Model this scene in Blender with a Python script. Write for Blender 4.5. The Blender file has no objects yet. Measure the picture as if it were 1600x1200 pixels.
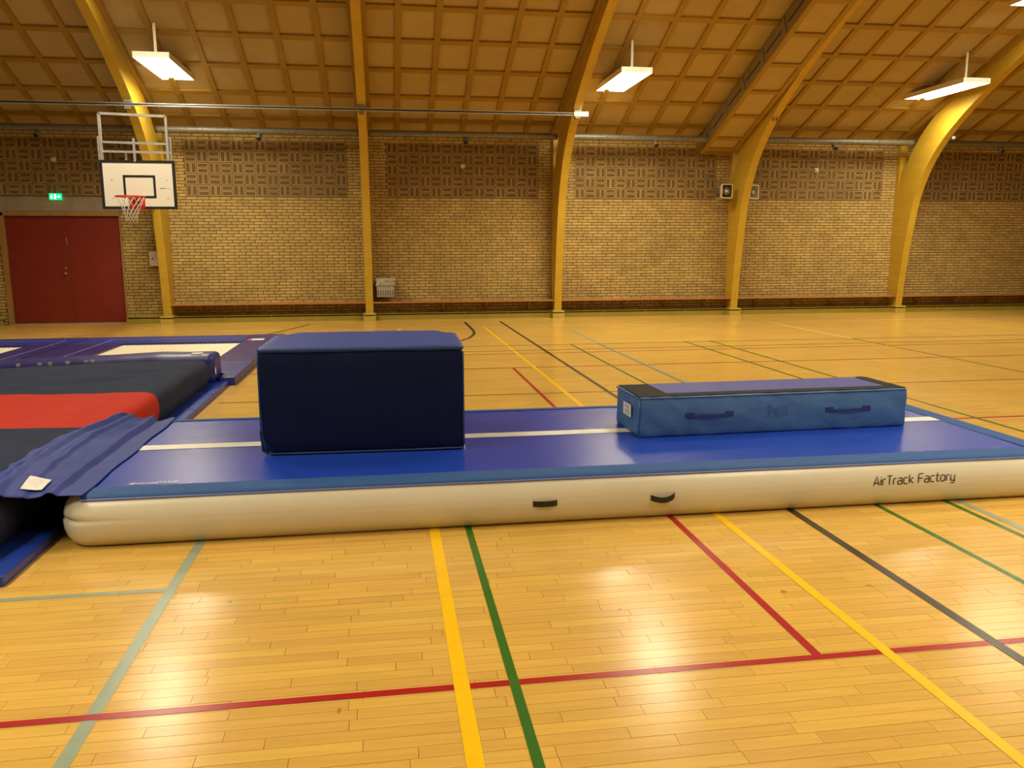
import bpy, bmesh, math, random
from mathutils import Vector, Matrix, noise
random.seed(7)
SC = bpy.context.scene
COL = SC.collection

# ------------------------------------------------------------------ camera
FPX = 1275.27
PITCH, YAW, ROLL = 0.16720473, 0.1522219, -0.00241663
EYE = 1.65
cp, sp, cy, sy, cr, sr = math.cos(PITCH), math.sin(PITCH), math.cos(YAW), math.sin(YAW), math.cos(ROLL), math.sin(ROLL)
fwd = Vector((sy*cp, cy*cp, -sp)); rt = Vector((cy, -sy, 0)); up = rt.cross(fwd)
R_ = cr*rt + sr*up; U_ = -sr*rt + cr*up
cam_d = bpy.data.cameras.new('camera'); cam = bpy.data.objects.new('camera', cam_d); COL.objects.link(cam)
cam_d.sensor_fit = 'HORIZONTAL'; cam_d.sensor_width = 36.0; cam_d.lens = 36.0*FPX/1600.0
cam_d.clip_start = 0.05; cam_d.clip_end = 200
m = Matrix.Identity(4)
for i in range(3):
    m[i][0] = R_[i]; m[i][1] = U_[i]; m[i][2] = -fwd[i]
m[2][3] = EYE
cam.matrix_world = m
SC.camera = cam
# ------------------------------------------------------------------ light and exposure
LAMP_STRENGTH = 13.0        # glow of the diffusers themselves
LAMP_WATTS = 122.0         # tubes behind each diffuser, shaded sideways by the reflector
LAMP_SPREAD = math.radians(150)
LAMP_COLOR = (1.0, 0.92, 0.68, 1)
SC.view_settings.view_transform = 'Standard'
SC.view_settings.look = 'None'
SC.view_settings.gamma = 1.0
SC.view_settings.use_curve_mapping = False
SC.view_settings.exposure = -0.06
W = bpy.data.worlds.new('hall_air'); SC.world = W; W.use_nodes = True
W.node_tree.nodes['Background'].inputs[0].default_value = (1.0, 0.8, 0.55, 1)
W.node_tree.nodes['Background'].inputs[1].default_value = 0.02

# ------------------------------------------------------------------ materials
def mat(name, col, rough=0.6, col2=None, scale=8.0, bump=0.0, bscale=60.0, island=0.0, metal=0.0, spec=0.5,
        emit=0.0, stretch=None, detail=4.0, objrand=0.0, bdist=0.01, coat=0.0, blotch=0.0, speck=0.0):
    mt = bpy.data.materials.new(name); mt.use_nodes = True
    nt = mt.node_tree; N = nt.nodes; L = nt.links
    b = N['Principled BSDF']
    c1 = (*col, 1)
    b.inputs['Roughness'].default_value = rough
    b.inputs['Metallic'].default_value = metal
    b.inputs['Specular IOR Level'].default_value = spec
    if coat: b.inputs['Coat Weight'].default_value = coat; b.inputs['Coat Roughness'].default_value = 0.15
    tc = N.new('ShaderNodeTexCoord'); mp = N.new('ShaderNodeMapping')
    L.new(tc.outputs['Object'], mp.inputs[0])
    if stretch: mp.inputs['Scale'].default_value = stretch
    out = None
    nz = N.new('ShaderNodeTexNoise'); nz.inputs['Scale'].default_value = scale; nz.inputs['Detail'].default_value = detail
    L.new(mp.outputs[0], nz.inputs['Vector'])
    mx = N.new('ShaderNodeMix'); mx.data_type = 'RGBA'
    mx.inputs[6].default_value = c1
    mx.inputs[7].default_value = (*(col2 or [c*0.85 for c in col]), 1)
    rp = N.new('ShaderNodeValToRGB'); rp.color_ramp.elements[0].position = 0.35; rp.color_ramp.elements[1].position = 0.65
    L.new(nz.outputs[0], rp.inputs[0]); L.new(rp.outputs[0], mx.inputs[0])
    out = mx.outputs[2]
    if island or objrand:
        hsv = N.new('ShaderNodeHueSaturation')
        ad = N.new('ShaderNodeMath'); ad.operation = 'ADD'
        g = N.new('ShaderNodeNewGeometry'); oi = N.new('ShaderNodeObjectInfo')
        L.new(g.outputs['Random Per Island'], ad.inputs[0]); L.new(oi.outputs['Random'], ad.inputs[1])
        fr = N.new('ShaderNodeMath'); fr.operation = 'FRACT'; L.new(ad.outputs[0], fr.inputs[0])
        mr = N.new('ShaderNodeMapRange'); L.new(fr.outputs[0], mr.inputs[0])
        a = island or objrand
        mr.inputs[3].default_value = 1-a; mr.inputs[4].default_value = 1+a*0.8
        L.new(mr.outputs[0], hsv.inputs['Value'])
        m2 = N.new('ShaderNodeMath'); m2.operation = 'MULTIPLY'; m2.inputs[1].default_value = 7.31; L.new(fr.outputs[0], m2.inputs[0])
        f2 = N.new('ShaderNodeMath'); f2.operation = 'FRACT'; L.new(m2.outputs[0], f2.inputs[0])
        mr2 = N.new('ShaderNodeMapRange'); L.new(f2.outputs[0], mr2.inputs[0]); mr2.inputs[3].default_value = 0.5-a*0.05; mr2.inputs[4].default_value = 0.5+a*0.05
        L.new(mr2.outputs[0], hsv.inputs['Hue'])
        L.new(out, hsv.inputs['Color']); out = hsv.outputs[0]
    if blotch:
        n2 = N.new('ShaderNodeTexNoise'); n2.inputs['Scale'].default_value = 0.9; n2.inputs['Detail'].default_value = 3
        g2 = N.new('ShaderNodeNewGeometry'); L.new(g2.outputs['Position'], n2.inputs['Vector'])
        mr3 = N.new('ShaderNodeMapRange'); L.new(n2.outputs[0], mr3.inputs[0]); mr3.inputs[1].default_value = .35; mr3.inputs[2].default_value = .65
        mr3.inputs[3].default_value = 1-blotch; mr3.inputs[4].default_value = 1+blotch*0.6
        h2 = N.new('ShaderNodeHueSaturation'); L.new(mr3.outputs[0], h2.inputs['Value']); L.new(out, h2.inputs['Color']); out = h2.outputs[0]
    if speck:
        n3 = N.new('ShaderNodeTexNoise'); n3.inputs['Scale'].default_value = 11; n3.inputs['Detail'].default_value = 2
        g3 = N.new('ShaderNodeNewGeometry'); L.new(g3.outputs['Position'], n3.inputs['Vector'])
        r3 = N.new('ShaderNodeValToRGB'); r3.color_ramp.elements[0].position = .735; r3.color_ramp.elements[1].position = .78
        L.new(n3.outputs[0], r3.inputs[0])
        m3 = N.new('ShaderNodeMath'); m3.operation = 'MULTIPLY'; m3.inputs[1].default_value = speck; L.new(r3.outputs[0], m3.inputs[0])
        x3 = N.new('ShaderNodeMix'); x3.data_type = 'RGBA'; x3.inputs[7].default_value = (0.16, 0.08, 0.02, 1)
        L.new(m3.outputs[0], x3.inputs[0]); L.new(out, x3.inputs[6]); out = x3.outputs[2]
    L.new(out, b.inputs['Base Color'])
    if bump:
        nb = N.new('ShaderNodeTexNoise'); nb.inputs['Scale'].default_value = bscale; nb.inputs['Detail'].default_value = 3
        L.new(mp.outputs[0], nb.inputs['Vector'])
        bp = N.new('ShaderNodeBump'); bp.inputs['Strength'].default_value = bump; bp.inputs['Distance'].default_value = bdist
        L.new(nb.outputs[0], bp.inputs['Height']); L.new(bp.outputs[0], b.inputs['Normal'])
    if emit:
        b.inputs['Emission Color'].default_value = c1; b.inputs['Emission Strength'].default_value = emit
    return mt

M = {}
M['floor'] = mat('beech_strip', (0.63, 0.385, 0.086), 0.20, (0.57, 0.34, 0.07), 5, 0.10, 14, island=0.075, stretch=(0.6, 7, 1), bdist=0.003, spec=0.28, blotch=0.05, speck=0.7)
M['floor_gap'] = mat('floor_gap', (0.36, 0.20, 0.06), 0.8)
M['brick'] = mat('yellow_brick', (0.48, 0.335, 0.105), 0.9, (0.39, 0.265, 0.082), 6, 0.3, 70, island=0.11, blotch=0.12)
M['mortar'] = mat('brown_mortar', (0.15, 0.092, 0.030), 0.95, (0.12, 0.072, 0.024), 3, 0.3, 90)
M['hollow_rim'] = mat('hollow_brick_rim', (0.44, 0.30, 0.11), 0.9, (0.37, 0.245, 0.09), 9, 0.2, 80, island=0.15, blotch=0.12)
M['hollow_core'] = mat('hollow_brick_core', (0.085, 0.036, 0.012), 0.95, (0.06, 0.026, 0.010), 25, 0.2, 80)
M['arch'] = mat('ochre_painted_glulam', (0.53, 0.335, 0.030), 0.42, (0.48, 0.30, 0.026), 3, 0.08, 40, stretch=(1, .3, 3), spec=0.4)
M['batten'] = mat('ochre_batten', (0.34, 0.195, 0.018), 0.55, (0.31, 0.175, 0.015), 4, 0.08, 30)
M['panel'] = mat('wood_wool_panel', (0.45, 0.325, 0.140), 0.9, (0.42, 0.30, 0.128), 2.5, 0.25, 160, objrand=0.05)
M['deck'] = mat('roof_deck', (0.12, 0.06, 0.015), 0.9)
M['base'] = mat('olive_painted_casing', (0.34, 0.26, 0.035), 0.4, (0.30, 0.23, 0.03), 4)
M['foot'] = mat('plinth_paint', (0.50, 0.37, 0.06), 0.45, (0.46, 0.34, 0.055), 4)
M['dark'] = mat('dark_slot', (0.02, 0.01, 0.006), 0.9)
M['galv'] = mat('galvanised_steel', (0.22, 0.21, 0.16), 0.5, (0.16, 0.15, 0.115), 14, 0.1, 40, metal=0.4)
M['steel'] = mat('zinc_steel', (0.62, 0.61, 0.58), 0.35, (0.5, 0.5, 0.48), 12, metal=0.5)
M['black'] = mat('black_rubber', (0.012, 0.012, 0.013), 0.5)
M['white_metal'] = mat('white_enamel', (0.75, 0.68, 0.56), 0.4, (0.7, 0.63, 0.52), 3)
M['red_door'] = mat('red_painted_door', (0.19, 0.015, 0.006), 0.5, (0.17, 0.013, 0.005), 3)
M['wood_frame'] = mat('door_frame_wood', (0.34, 0.19, 0.05), 0.6, (0.28, 0.15, 0.04), 6, stretch=(1, 1, .2))
M['lintel'] = mat('concrete_lintel', (0.30, 0.25, 0.18), 0.9, (0.26, 0.21, 0.15), 6, 0.2, 60)
M['bench'] = mat('bench_wood', (0.42, 0.17, 0.05), 0.4, (0.36, 0.14, 0.04), 4, stretch=(.4, 3, 3))
M['vinyl'] = mat('royal_blue_vinyl', (0.014, 0.040, 0.30), 0.30, (0.012, 0.036, 0.27), 3, 0.10, 140, bdist=0.002)
M['track_top'] = mat('track_blue_vinyl', (0.012, 0.050, 0.42), 0.27, (0.011, 0.046, 0.39), 2.5, 0.16, 90, stretch=(1, 3, 1), bdist=0.003)
M['band'] = mat('mid_blue_webbing', (0.010, 0.070, 0.25), 0.7, (0.009, 0.06, 0.215), 10, 0.2, 120)
M['pvc'] = mat('cream_grey_pvc', (0.64, 0.62, 0.52), 0.34, (0.61, 0.59, 0.49), 3, 0.08, 5, bdist=0.02)
M['stripe'] = mat('white_stripe', (0.75, 0.73, 0.66), 0.35)
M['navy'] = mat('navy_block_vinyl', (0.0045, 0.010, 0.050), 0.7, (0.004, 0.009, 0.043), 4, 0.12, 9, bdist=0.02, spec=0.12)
M['lit_block_top'] = mat('lit_block_top_vinyl', (0.030, 0.060, 0.30), 0.5, (0.027, 0.055, 0.27), 3, 0.1, 20, bdist=0.004)  # light from above is put into this lighter top colour
M['piping'] = mat('blue_piping', (0.012, 0.045, 0.15), 0.6, (0.010, 0.038, 0.13), 10)
M['sky_blue'] = mat('steel_blue_vinyl', (0.048, 0.145, 0.36), 0.5, (0.040, 0.125, 0.31), 4, 0.35, 9, bdist=0.02)
M['lilac'] = mat('indigo_carpet_top', (0.06, 0.065, 0.26), 0.6, (0.05, 0.055, 0.23), 12, 0.2, 200)
M['velcro'] = mat('black_velcro', (0.010, 0.008, 0.007), 0.9, (0.016, 0.013, 0.011), 30, 0.3, 300)
M['dark_strap'] = mat('navy_strap', (0.010, 0.028, 0.16), 0.6)
M['char'] = mat('charcoal_fabric', (0.022, 0.030, 0.062), 0.9, (0.019, 0.026, 0.053), 5, 0.2, 120, spec=0.2)
M['redfab'] = mat('red_fabric', (0.45, 0.026, 0.011), 0.8, (0.41, 0.023, 0.010), 4, 0.2, 120, spec=0.2)
M['sheet'] = mat('blue_nylon_sheet', (0.017, 0.034, 0.225), 0.62, (0.015, 0.030, 0.20), 4, 0.2, 16, bdist=0.008)
M['pad'] = mat('indigo_trampoline_pad', (0.028, 0.022, 0.15), 0.36, (0.024, 0.019, 0.13), 3, 0.1, 14, bdist=0.004)
M['pad_blue'] = mat('deep_blue_pad', (0.016, 0.028, 0.21), 0.4, (0.013, 0.023, 0.18), 3, 0.1, 20, bdist=0.004)
M['pad_line'] = mat('pale_blue_piping', (0.13, 0.17, 0.50), 0.5)
M['bed'] = mat('cream_webbing', (0.78, 0.68, 0.50), 0.7, (0.74, 0.64, 0.46), 40, 0.2, 200)
M['paper'] = mat('white_label', (0.8, 0.77, 0.72), 0.6)
M['print'] = mat('grey_print', (0.25, 0.2, 0.2), 0.7)
M['redprint'] = mat('red_print', (0.7, 0.06, 0.03), 0.6)
M['ink'] = mat('black_ink', (0.010, 0.010, 0.011), 0.5)
M['felt'] = mat('blue_felt_pen', (0.012, 0.035, 0.12), 0.6)
M['board'] = mat('white_backboard', (0.90, 0.84, 0.72), 0.45, (0.89, 0.83, 0.71))
M['hoop'] = mat('red_hoop', (0.60, 0.03, 0.015), 0.4)
M['net'] = mat('white_net_cord', (0.75, 0.70, 0.60), 0.8)
M['grey_plastic'] = mat('grey_plastic', (0.32, 0.29, 0.23), 0.5, (0.29, 0.26, 0.21), 9)
M['bag'] = mat('clear_bag', (0.62, 0.58, 0.48), 0.18, (0.5, 0.46, 0.38), 12, 0.5, 14, bdist=0.03)
M['bag'].node_tree.nodes['Principled BSDF'].inputs['Alpha'].default_value = 0.5
M['duct_board'] = mat('brown_grey_duct_board', (0.26, 0.185, 0.085), 0.8)
M['bag_shade'] = mat('dark_bag_shade', (0.05, 0.045, 0.035), 0.6)
M['cream_plastic'] = mat('cream_plastic', (0.66, 0.56, 0.40), 0.5)
M['brass'] = mat('door_brass', (0.45, 0.28, 0.12), 0.35, metal=0.6)
M['tube'] = mat('lamp_diffuser', LAMP_COLOR[:3], 0.5, LAMP_COLOR[:3], emit=LAMP_STRENGTH)
M['exit'] = mat('exit_green', (0.0, 0.55, 0.20), 0.5, (0.0, 0.55, 0.20), emit=1.6)
M['exit_w'] = mat('exit_white', (0.75, 1.0, 0.85), 0.5, (0.75, 1.0, 0.85), emit=2.2)
for k, c in dict(l_red=(0.36, 0.012, 0.014), l_yel=(0.86, 0.50, 0.008), l_grn=(0.032, 0.130, 0.014), l_cyan=(0.27, 0.325, 0.235),
                 l_blk=(0.035, 0.028, 0.018), l_pale=(0.85, 0.62, 0.30), l_olive=(0.20, 0.14, 0.03)).items():
    M[k] = mat('line_paint_' + {'l_red': 'red', 'l_yel': 'yellow', 'l_grn': 'green', 'l_cyan': 'grey_green', 'l_blk': 'black', 'l_pale': 'pale', 'l_olive': 'olive'}[k],
               c, 0.26, [x*0.93 for x in c], 12, 0.1, 20, bdist=0.002, spec=0.4)

# ------------------------------------------------------------------ helpers
def link(name, me, mt=None, parent=None, label=None, loc=None):
    if mt is not None and not me.materials: me.materials.append(mt)
    o = bpy.data.objects.new(name, me); COL.objects.link(o)
    if parent is not None: o.parent = parent
    if loc is not None: o.location = loc
    if label: o['label'] = label
    return o

def pydata(name, V, F, mt, parent=None, label=None, smooth=False, loc=None):
    me = bpy.data.meshes.new(name); me.from_pydata(V, [], F); me.update()
    if smooth: me.shade_smooth()
    return link(name, me, mt, parent, label, loc)

def bmo(name, bm, mt, parent=None, label=None, smooth=False, loc=None):
    bmesh.ops.recalc_face_normals(bm, faces=bm.faces)
    me = bpy.data.meshes.new(name); bm.to_mesh(me); bm.free()
    if smooth: me.shade_smooth()
    return link(name, me, mt, parent, label, loc)

def thing(name, label, cat, loc=(0, 0, 0), group=None, rz=0):
    o = bpy.data.objects.new(name, None); COL.objects.link(o)
    o.empty_display_size = 0.1
    o.location = loc; o.rotation_euler = (0, 0, rz); o['label'] = label; o['category'] = cat
    if group: o['group'] = group
    return o

def structure(name, label=None):
    o = bpy.data.objects.new(name, None); COL.objects.link(o); o['kind'] = 'structure'
    if label: o['label'] = label
    return o

def box(bm, a, b, bevel=0):
    r = bmesh.ops.create_cube(bm, size=1)
    vs = r['verts']
    for v in vs:
        v.co = Vector(((a[0]+b[0])/2 + v.co.x*(b[0]-a[0]), (a[1]+b[1])/2 + v.co.y*(b[1]-a[1]), (a[2]+b[2])/2 + v.co.z*(b[2]-a[2])))
    if bevel:
        es = list({e for v in vs for e in v.link_edges})
        bmesh.ops.bevel(bm, geom=es, offset=bevel, segments=2, profile=0.7, affect='EDGES')
    return bm

def bx(a, b, bevel=0):
    return box(bmesh.new(), a, b, bevel)

def tube(bm, pts, r, n=8, closed=False, cap=True):
    pts = [Vector(p) for p in pts]; rings = []
    N = len(pts)
    ref = None
    for i, p in enumerate(pts):
        if closed: t = pts[(i+1) % N] - pts[i-1]
        else: t = pts[min(i+1, N-1)] - pts[max(i-1, 0)]
        t.normalize()
        if ref is None:
            ref = Vector((0, 0, 1)) if abs(t.z) < 0.9 else Vector((1, 0, 0))
        u = t.cross(ref); u.normalize(); w = u.cross(t); ref = w
        rings.append([bm.verts.new(p + (u*math.cos(2*math.pi*k/n) + w*math.sin(2*math.pi*k/n))*r) for k in range(n)])
    M_ = N if closed else N-1
    for i in range(M_):
        a, b = rings[i], rings[(i+1) % N]
        for k in range(n):
            bm.faces.new((a[k], a[(k+1) % n], b[(k+1) % n], b[k]))
    if cap and not closed:
        bm.faces.new(rings[0][::-1]); bm.faces.new(rings[-1])
    return bm

def bar(bm, p, q, w, d):
    """rectangular bar from p to q, w across X/side, d the other way"""
    p, q = Vector(p), Vector(q); t = (q-p).normalized()
    ref = Vector((0, 0, 1)) if abs(t.z) < 0.8 else Vector((0, 1, 0))
    u = t.cross(ref).normalized(); v = u.cross(t)
    vs = []
    for e in (p, q):
        for a, b in ((-1, -1), (1, -1), (1, 1), (-1, 1)):
            vs.append(bm.verts.new(e + u*a*w/2 + v*b*d/2))
    for f in ((3, 2, 1, 0), (4, 5, 6, 7), (0, 1, 5, 4), (1, 2, 6, 5), (2, 3, 7, 6), (3, 0, 4, 7)):
        bm.faces.new([vs[i] for i in f])
    return bm

def lathe(bm, prof, center, axis='Z', n=24, arc=None):
    rings = []
    c = Vector(center)
    for r, h in prof:
        ring = []
        for k in range(n):
            a = 2*math.pi*k/n
            x, y = r*math.cos(a), r*math.sin(a)
            p = {'Z': Vector((x, y, h)), 'Y': Vector((x, h, y)), 'X': Vector((h, x, y))}[axis]
            ring.append(bm.verts.new(c+p))
        rings.append(ring)
    for a, b in zip(rings, rings[1:]):
        for k in range(n):
            bm.faces.new((a[k], a[(k+1) % n], b[(k+1) % n], b[k]))
    bm.faces.new(rings[0]); bm.faces.new(rings[-1])
    return bm

def soft(a, b, r, seg=0.08, fn=None, keep=None, flatbottom=True):
    """rounded box as a dense shell; fn displaces; keep(center) selects faces"""
    a, b = Vector(a), Vector(b); d = b-a
    n = [max(2, int(round(d[i]/seg))) for i in range(3)]
    # parametric coordinate with extra samples near the rounded ends
    def coords(i):
        rr = min(r, d[i]*0.49)
        t = [0, .15*rr, .45*rr, rr]
        mid = [rr + (d[i]-2*rr)*k/n[i] for k in range(1, n[i])]
        return t + mid + [d[i]-rr, d[i]-.45*rr, d[i]-.15*rr, d[i]]
    C = [coords(i) for i in range(3)]
    V, F, idx = [], [], {}
    def vert(i, j, k):
        key = (i, j, k)
        if key in idx: return idx[key]
        p = Vector((C[0][i], C[1][j], C[2][k])); q = Vector()
        for s in range(3):
            rr = min(r, d[s]*0.49)
            q[s] = min(max(p[s], rr), d[s]-rr)
        o = p-q
        if o.length > 1e-9: o = o.normalized()
        res = a + q + Vector([o[s]*min(r, d[s]*0.49) for s in range(3)])
        if flatbottom and k == 0: res.z = a.z
        if fn: res = fn(res, o)
        idx[key] = len(V); V.append(tuple(res)); return idx[key]
    nx, ny, nz = len(C[0])-1, len(C[1])-1, len(C[2])-1
    for i in range(nx):
        for j in range(ny):
            F.append((vert(i, j, 0), vert(i, j+1, 0), vert(i+1, j+1, 0), vert(i+1, j, 0)))
            F.append((vert(i, j, nz), vert(i+1, j, nz), vert(i+1, j+1, nz), vert(i, j+1, nz)))
    for i in range(nx):
        for k in range(nz):
            F.append((vert(i, 0, k), vert(i+1, 0, k), vert(i+1, 0, k+1), vert(i, 0, k+1)))
            F.append((vert(i, ny, k), vert(i, ny, k+1), vert(i+1, ny, k+1), vert(i+1, ny, k)))
    for j in range(ny):
        for k in range(nz):
            F.append((vert(0, j, k), vert(0, j, k+1), vert(0, j+1, k+1), vert(0, j+1, k)))
            F.append((vert(nx, j, k), vert(nx, j+1, k), vert(nx, j+1, k+1), vert(nx, j, k+1)))
    if keep:
        F = [f for f in F if keep(sum((Vector(V[i]) for i in f), Vector())/4)]
        used = sorted({i for f in F for i in f}); mp_ = {u: n_ for n_, u in enumerate(used)}
        V = [V[u] for u in used]; F = [tuple(mp_[i] for i in f) for f in F]
    return V, F

def ribbon(path, w, closed=False):
    V, F = [], []
    P = [Vector((p[0], p[1], 0)) for p in path]
    for i, p in enumerate(P):
        t = (P[min(i+1, len(P)-1)] - P[max(i-1, 0)]).normalized()
        nrm = Vector((-t.y, t.x, 0))
        for s in (-1, 1): V.append(tuple(p + nrm*s*w/2))
    for i in range(len(P)-1): F.append((2*i, 2*i+1, 2*i+3, 2*i+2))
    return V, F

def strokes(chars, mt, name, parent, h, w, place, label=None):
    """chars: list of polylines in 2D letter space (height 1). place maps (x,y)->3D"""
    V, F = [], []
    hw = w/2
    for pl in chars:
        P = [Vector((x*h, y*h, 0)) for x, y in pl]
        for i, p in enumerate(P):
            if i == 0: n_ = (P[1]-p).normalized(); off = Vector((-n_.y, n_.x, 0))*hw
            elif i == len(P)-1: n_ = (p-P[i-1]).normalized(); off = Vector((-n_.y, n_.x, 0))*hw
            else:
                d0 = (p-P[i-1]).normalized(); d1 = (P[i+1]-p).normalized()
                n0 = Vector((-d0.y, d0.x, 0)); n1 = Vector((-d1.y, d1.x, 0)); mm = (n0+n1)
                mm = mm.normalized() if mm.length > 1e-6 else n0
                off = mm*hw/max(0.5, mm.dot(n0))
            V += [place(*(p-off)[:2]), place(*(p+off)[:2])]
        b = len(V) - 2*len(P)
        for i in range(len(P)-1): F.append((b+2*i, b+2*i+1, b+2*i+3, b+2*i+2))
    return pydata(name, V, F, mt, parent, label)

# ------------------------------------------------------------------ hall dimensions
L = 19.06            # inner face of the far brick wall
X0, B = -4.708, 4.333
XL, XR = X0-2*B, X0+6*B
YB = -1.36
YR = (L+YB)/2
Z0, SL = 4.28, 0.417
def roofz(y): return Z0 + SL*(18.86-y) if y >= YR else Z0 + SL*(y-(YB+L-18.86))
ARX = [X0+k*B for k in range(-2, 7)]

# ------------------------------------------------------------------ floor
floor = structure('floor')
pydata('subfloor', [(XL-.3, YB-.3, -.006), (XR+.3, YB-.3, -.006), (XR+.3, L+.3, -.006), (XL-.3, L+.3, -.006)], [(0, 1, 2, 3)], M['floor_gap'], floor)
SW = 0.0645
V, F = [], []
def board(V, F, x0, x1, y0, y1):
    g, c = .0002, .0008
    t_ = [random.uniform(-.0003, .0003) for _ in range(3)]
    b = len(V)
    V += [(x0+g, y0+g, -.004), (x1-g, y0+g, -.004), (x1-g, y1-g, -.004), (x0+g, y1-g, -.004),
          (x0+g+c, y0+g+c, t_[0]), (x1-g-c, y0+g+c, t_[1]), (x1-g-c, y1-g-c, t_[1]+t_[2]), (x0+g+c, y1-g-c, t_[0]+t_[2])]
    F += [(b+4, b+5, b+6, b+7), (b, b+1, b+5, b+4), (b+1, b+2, b+6, b+5), (b+2, b+3, b+7, b+6), (b+3, b, b+4, b+7)]
variants = {}
solo = []
rows = int((L-YB)/SW)+1
for r in range(rows):
    y0 = YB + r*SW; x = XL - random.random()*.5
    while x < XR:
        ln = random.choice((.30, .36, .42, .48, .54, .60, .72))
        xm, ym = x+ln/2, y0+SW/2
        # camera coordinates, to find the strips that show largest
        dv = Vector((xm, ym, -EYE)); w_ = dv.dot(fwd)
        vis = False
        if w_ > .5 and ym < 3.6:
            px = 800+FPX*dv.dot(R_)/w_; py = 600-FPX*dv.dot(U_)/w_
            vis = -40 < px < 1640 and py < 1215
        if vis and len(solo) < 300: solo.append((x, y0, ln))
        else: board(V, F, x, x+ln, y0, y0+SW)
        x += ln
o = pydata('floor_boards', V, F, M['floor'], floor); o['kind'] = 'stuff'
for (x, y0, ln) in solo:
    if ln not in variants:
        v, f = [], []; board(v, f, 0, ln, 0, SW)
        me = bpy.data.meshes.new('floor_board'); me.from_pydata(v, [], f); me.materials.append(M['floor']); variants[ln] = me
    link('floor_board', variants[ln], None, floor, None, (x, y0, 0))

# court markings: thin paint film on the boards
LV = [0]
def line(col, path, w, label):
    v, f = ribbon(path, w); LV[0] += 1
    z = 0.0011 + 0.00012*(LV[0] % 9)
    o = pydata('court_line', v, f, M[col], floor, label, loc=(0, 0, z)); return o
line('l_cyan', [(-1.077, 1.0), (-1.077, 14.0)], .052, 'grey-green court line running away from the camera at the left')
line('l_cyan', [(-6.5, 3.97), (-1.10, 3.97)], .038, 'short grey-green cross line meeting the left grey-green line')
line('l_red', [(-6.5, 2.862), (9.5, 2.862)], .040, 'long red court line across the foreground')
line('l_red', [(1.70, 2.88), (1.70, 10.98)], .040, 'red court line running away from the red cross line')
line('l_yel', [(.244, 1.0), (.244, 16.82)], .060, 'yellow court line left of the green one')
line('l_yel', [(1.996, 1.0), (1.996, 16.82)], .050, 'diagonal-looking yellow court line at the right')
line('l_grn', [(.445, 1.0), (.445, 13.4)], .038, 'green court line beside the left yellow one')
line('l_blk', [(2.492, 1.0), (2.492, 18.0)], .050, 'black court line at the right')
line('l_grn', [(3.088, 1.0), (3.088, 13.5)], .038, 'inner green court line at the right')
line('l_grn', [(3.578, 1.0), (3.578, 13.5)], .038, 'outer green court line at the right')
line('l_cyan', [(3.72, 1.0), (3.60, 9.0), (3.60, 15.8)], .05, 'grey-green court line beside the outer green line')
line('l_grn', [(5.135, 1.0), (5.135, 13.6)], .038, 'green line behind the long beam, left of the pair')
line('l_grn', [(5.615, 1.0), (5.615, 13.6)], .038, 'green line behind the long beam, right of the pair')
line('l_pale', [(8.26, 13.5), (8.26, 16.8)], .05, 'pale far end of the line near the right columns')
line('l_olive', [(8.26, 1.0), (8.26, 13.5)], .04, 'olive line at the far right of the floor')
line('l_olive', [(-1.8, 13.5), (12, 13.5)], .04, 'thin olive cross line furthest from the camera')
line('l_olive', [(-1.8, 12.83), (12, 12.83)], .04, 'second thin olive cross line')
line('l_red', [(-1.8, 12.46), (14, 12.46)], .04, 'thin red cross line far away')
line('l_red', [(-1.8, 10.98), (14, 10.98)], .04, 'thin red cross line in the middle of the far floor')
line('l_olive', [(-1.8, 8.97), (14, 8.97)], .045, 'olive cross line just behind the inflatable track')
line('l_red', [(4.2, 6.97), (9, 6.97)], .04, 'red cross line beyond the right end of the track')
line('l_pale', [(-9, 16.80), (16, 16.80)], .04, 'pale boundary line along the far wall')
line('l_blk', [(-1.627, 18.0), (-2.152, 16.35), (-2.6, 15.3)], .05, 'slanting black line in front of the wall, behind the block')
arc = [(1.70, 18.0), (1.70, 16.7), (1.69, 16.0), (1.66, 15.6), (1.58, 15.15), (1.46, 14.72), (1.28, 14.35), (1.05, 14.05), (.7, 13.8)]
line('l_blk', arc, .06, 'curved black court line behind the big block')

# ------------------------------------------------------------------ brick wall at the back
wall = structure('wall_back')
DX0, DX1, DZ = -8.065, -5.634, 2.388       # door opening
LX0, LX1, LZ0, LZ1 = -8.51, -5.275, 2.41, 2.711   # lintel
GZ0, GP = 2.745, 0.2400
GX = [-4.229+4.323*k for k in range(-2, 6)]; GW = 14*0.2457
def in_grille(x0, x1, z0, z1):
    for g in GX:
        if x0 < g+GW-.002 and x1 > g+.002 and z0 < GZ0+5*GP-.01 and z1 > GZ0+.01: return g
    return None
bmw = bmesh.new()
for a, b in (((XL, L+.006, 0), (DX0, L+.3, 4.5)), ((DX1, L+.006, 0), (XR, L+.3, 4.5)), ((DX0, L+.006, DZ), (DX1, L+.3, 4.5))):
    box(bmw, a, b)
bmo('mortar_bed', bmw, M['mortar'], wall)
CH = 0.0667
V, F = [], []
def brick(V, F, x0, x1, z0, z1, y=L, dep=.012):
    b = len(V); c = .003
    V += [(x0, y+dep, z0), (x1, y+dep, z0), (x1, y+dep, z1), (x0, y+dep, z1),
          (x0+c, y, z0+c), (x1-c, y, z0+c), (x1-c, y, z1-c), (x0+c, y, z1-c)]
    F += [(b+4, b+5, b+6, b+7), (b, b+1, b+5, b+4), (b+1, b+2, b+6, b+5), (b+2, b+3, b+7, b+6), (b+3, b, b+4, b+7)]
J = .006
bsolo = []
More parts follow.
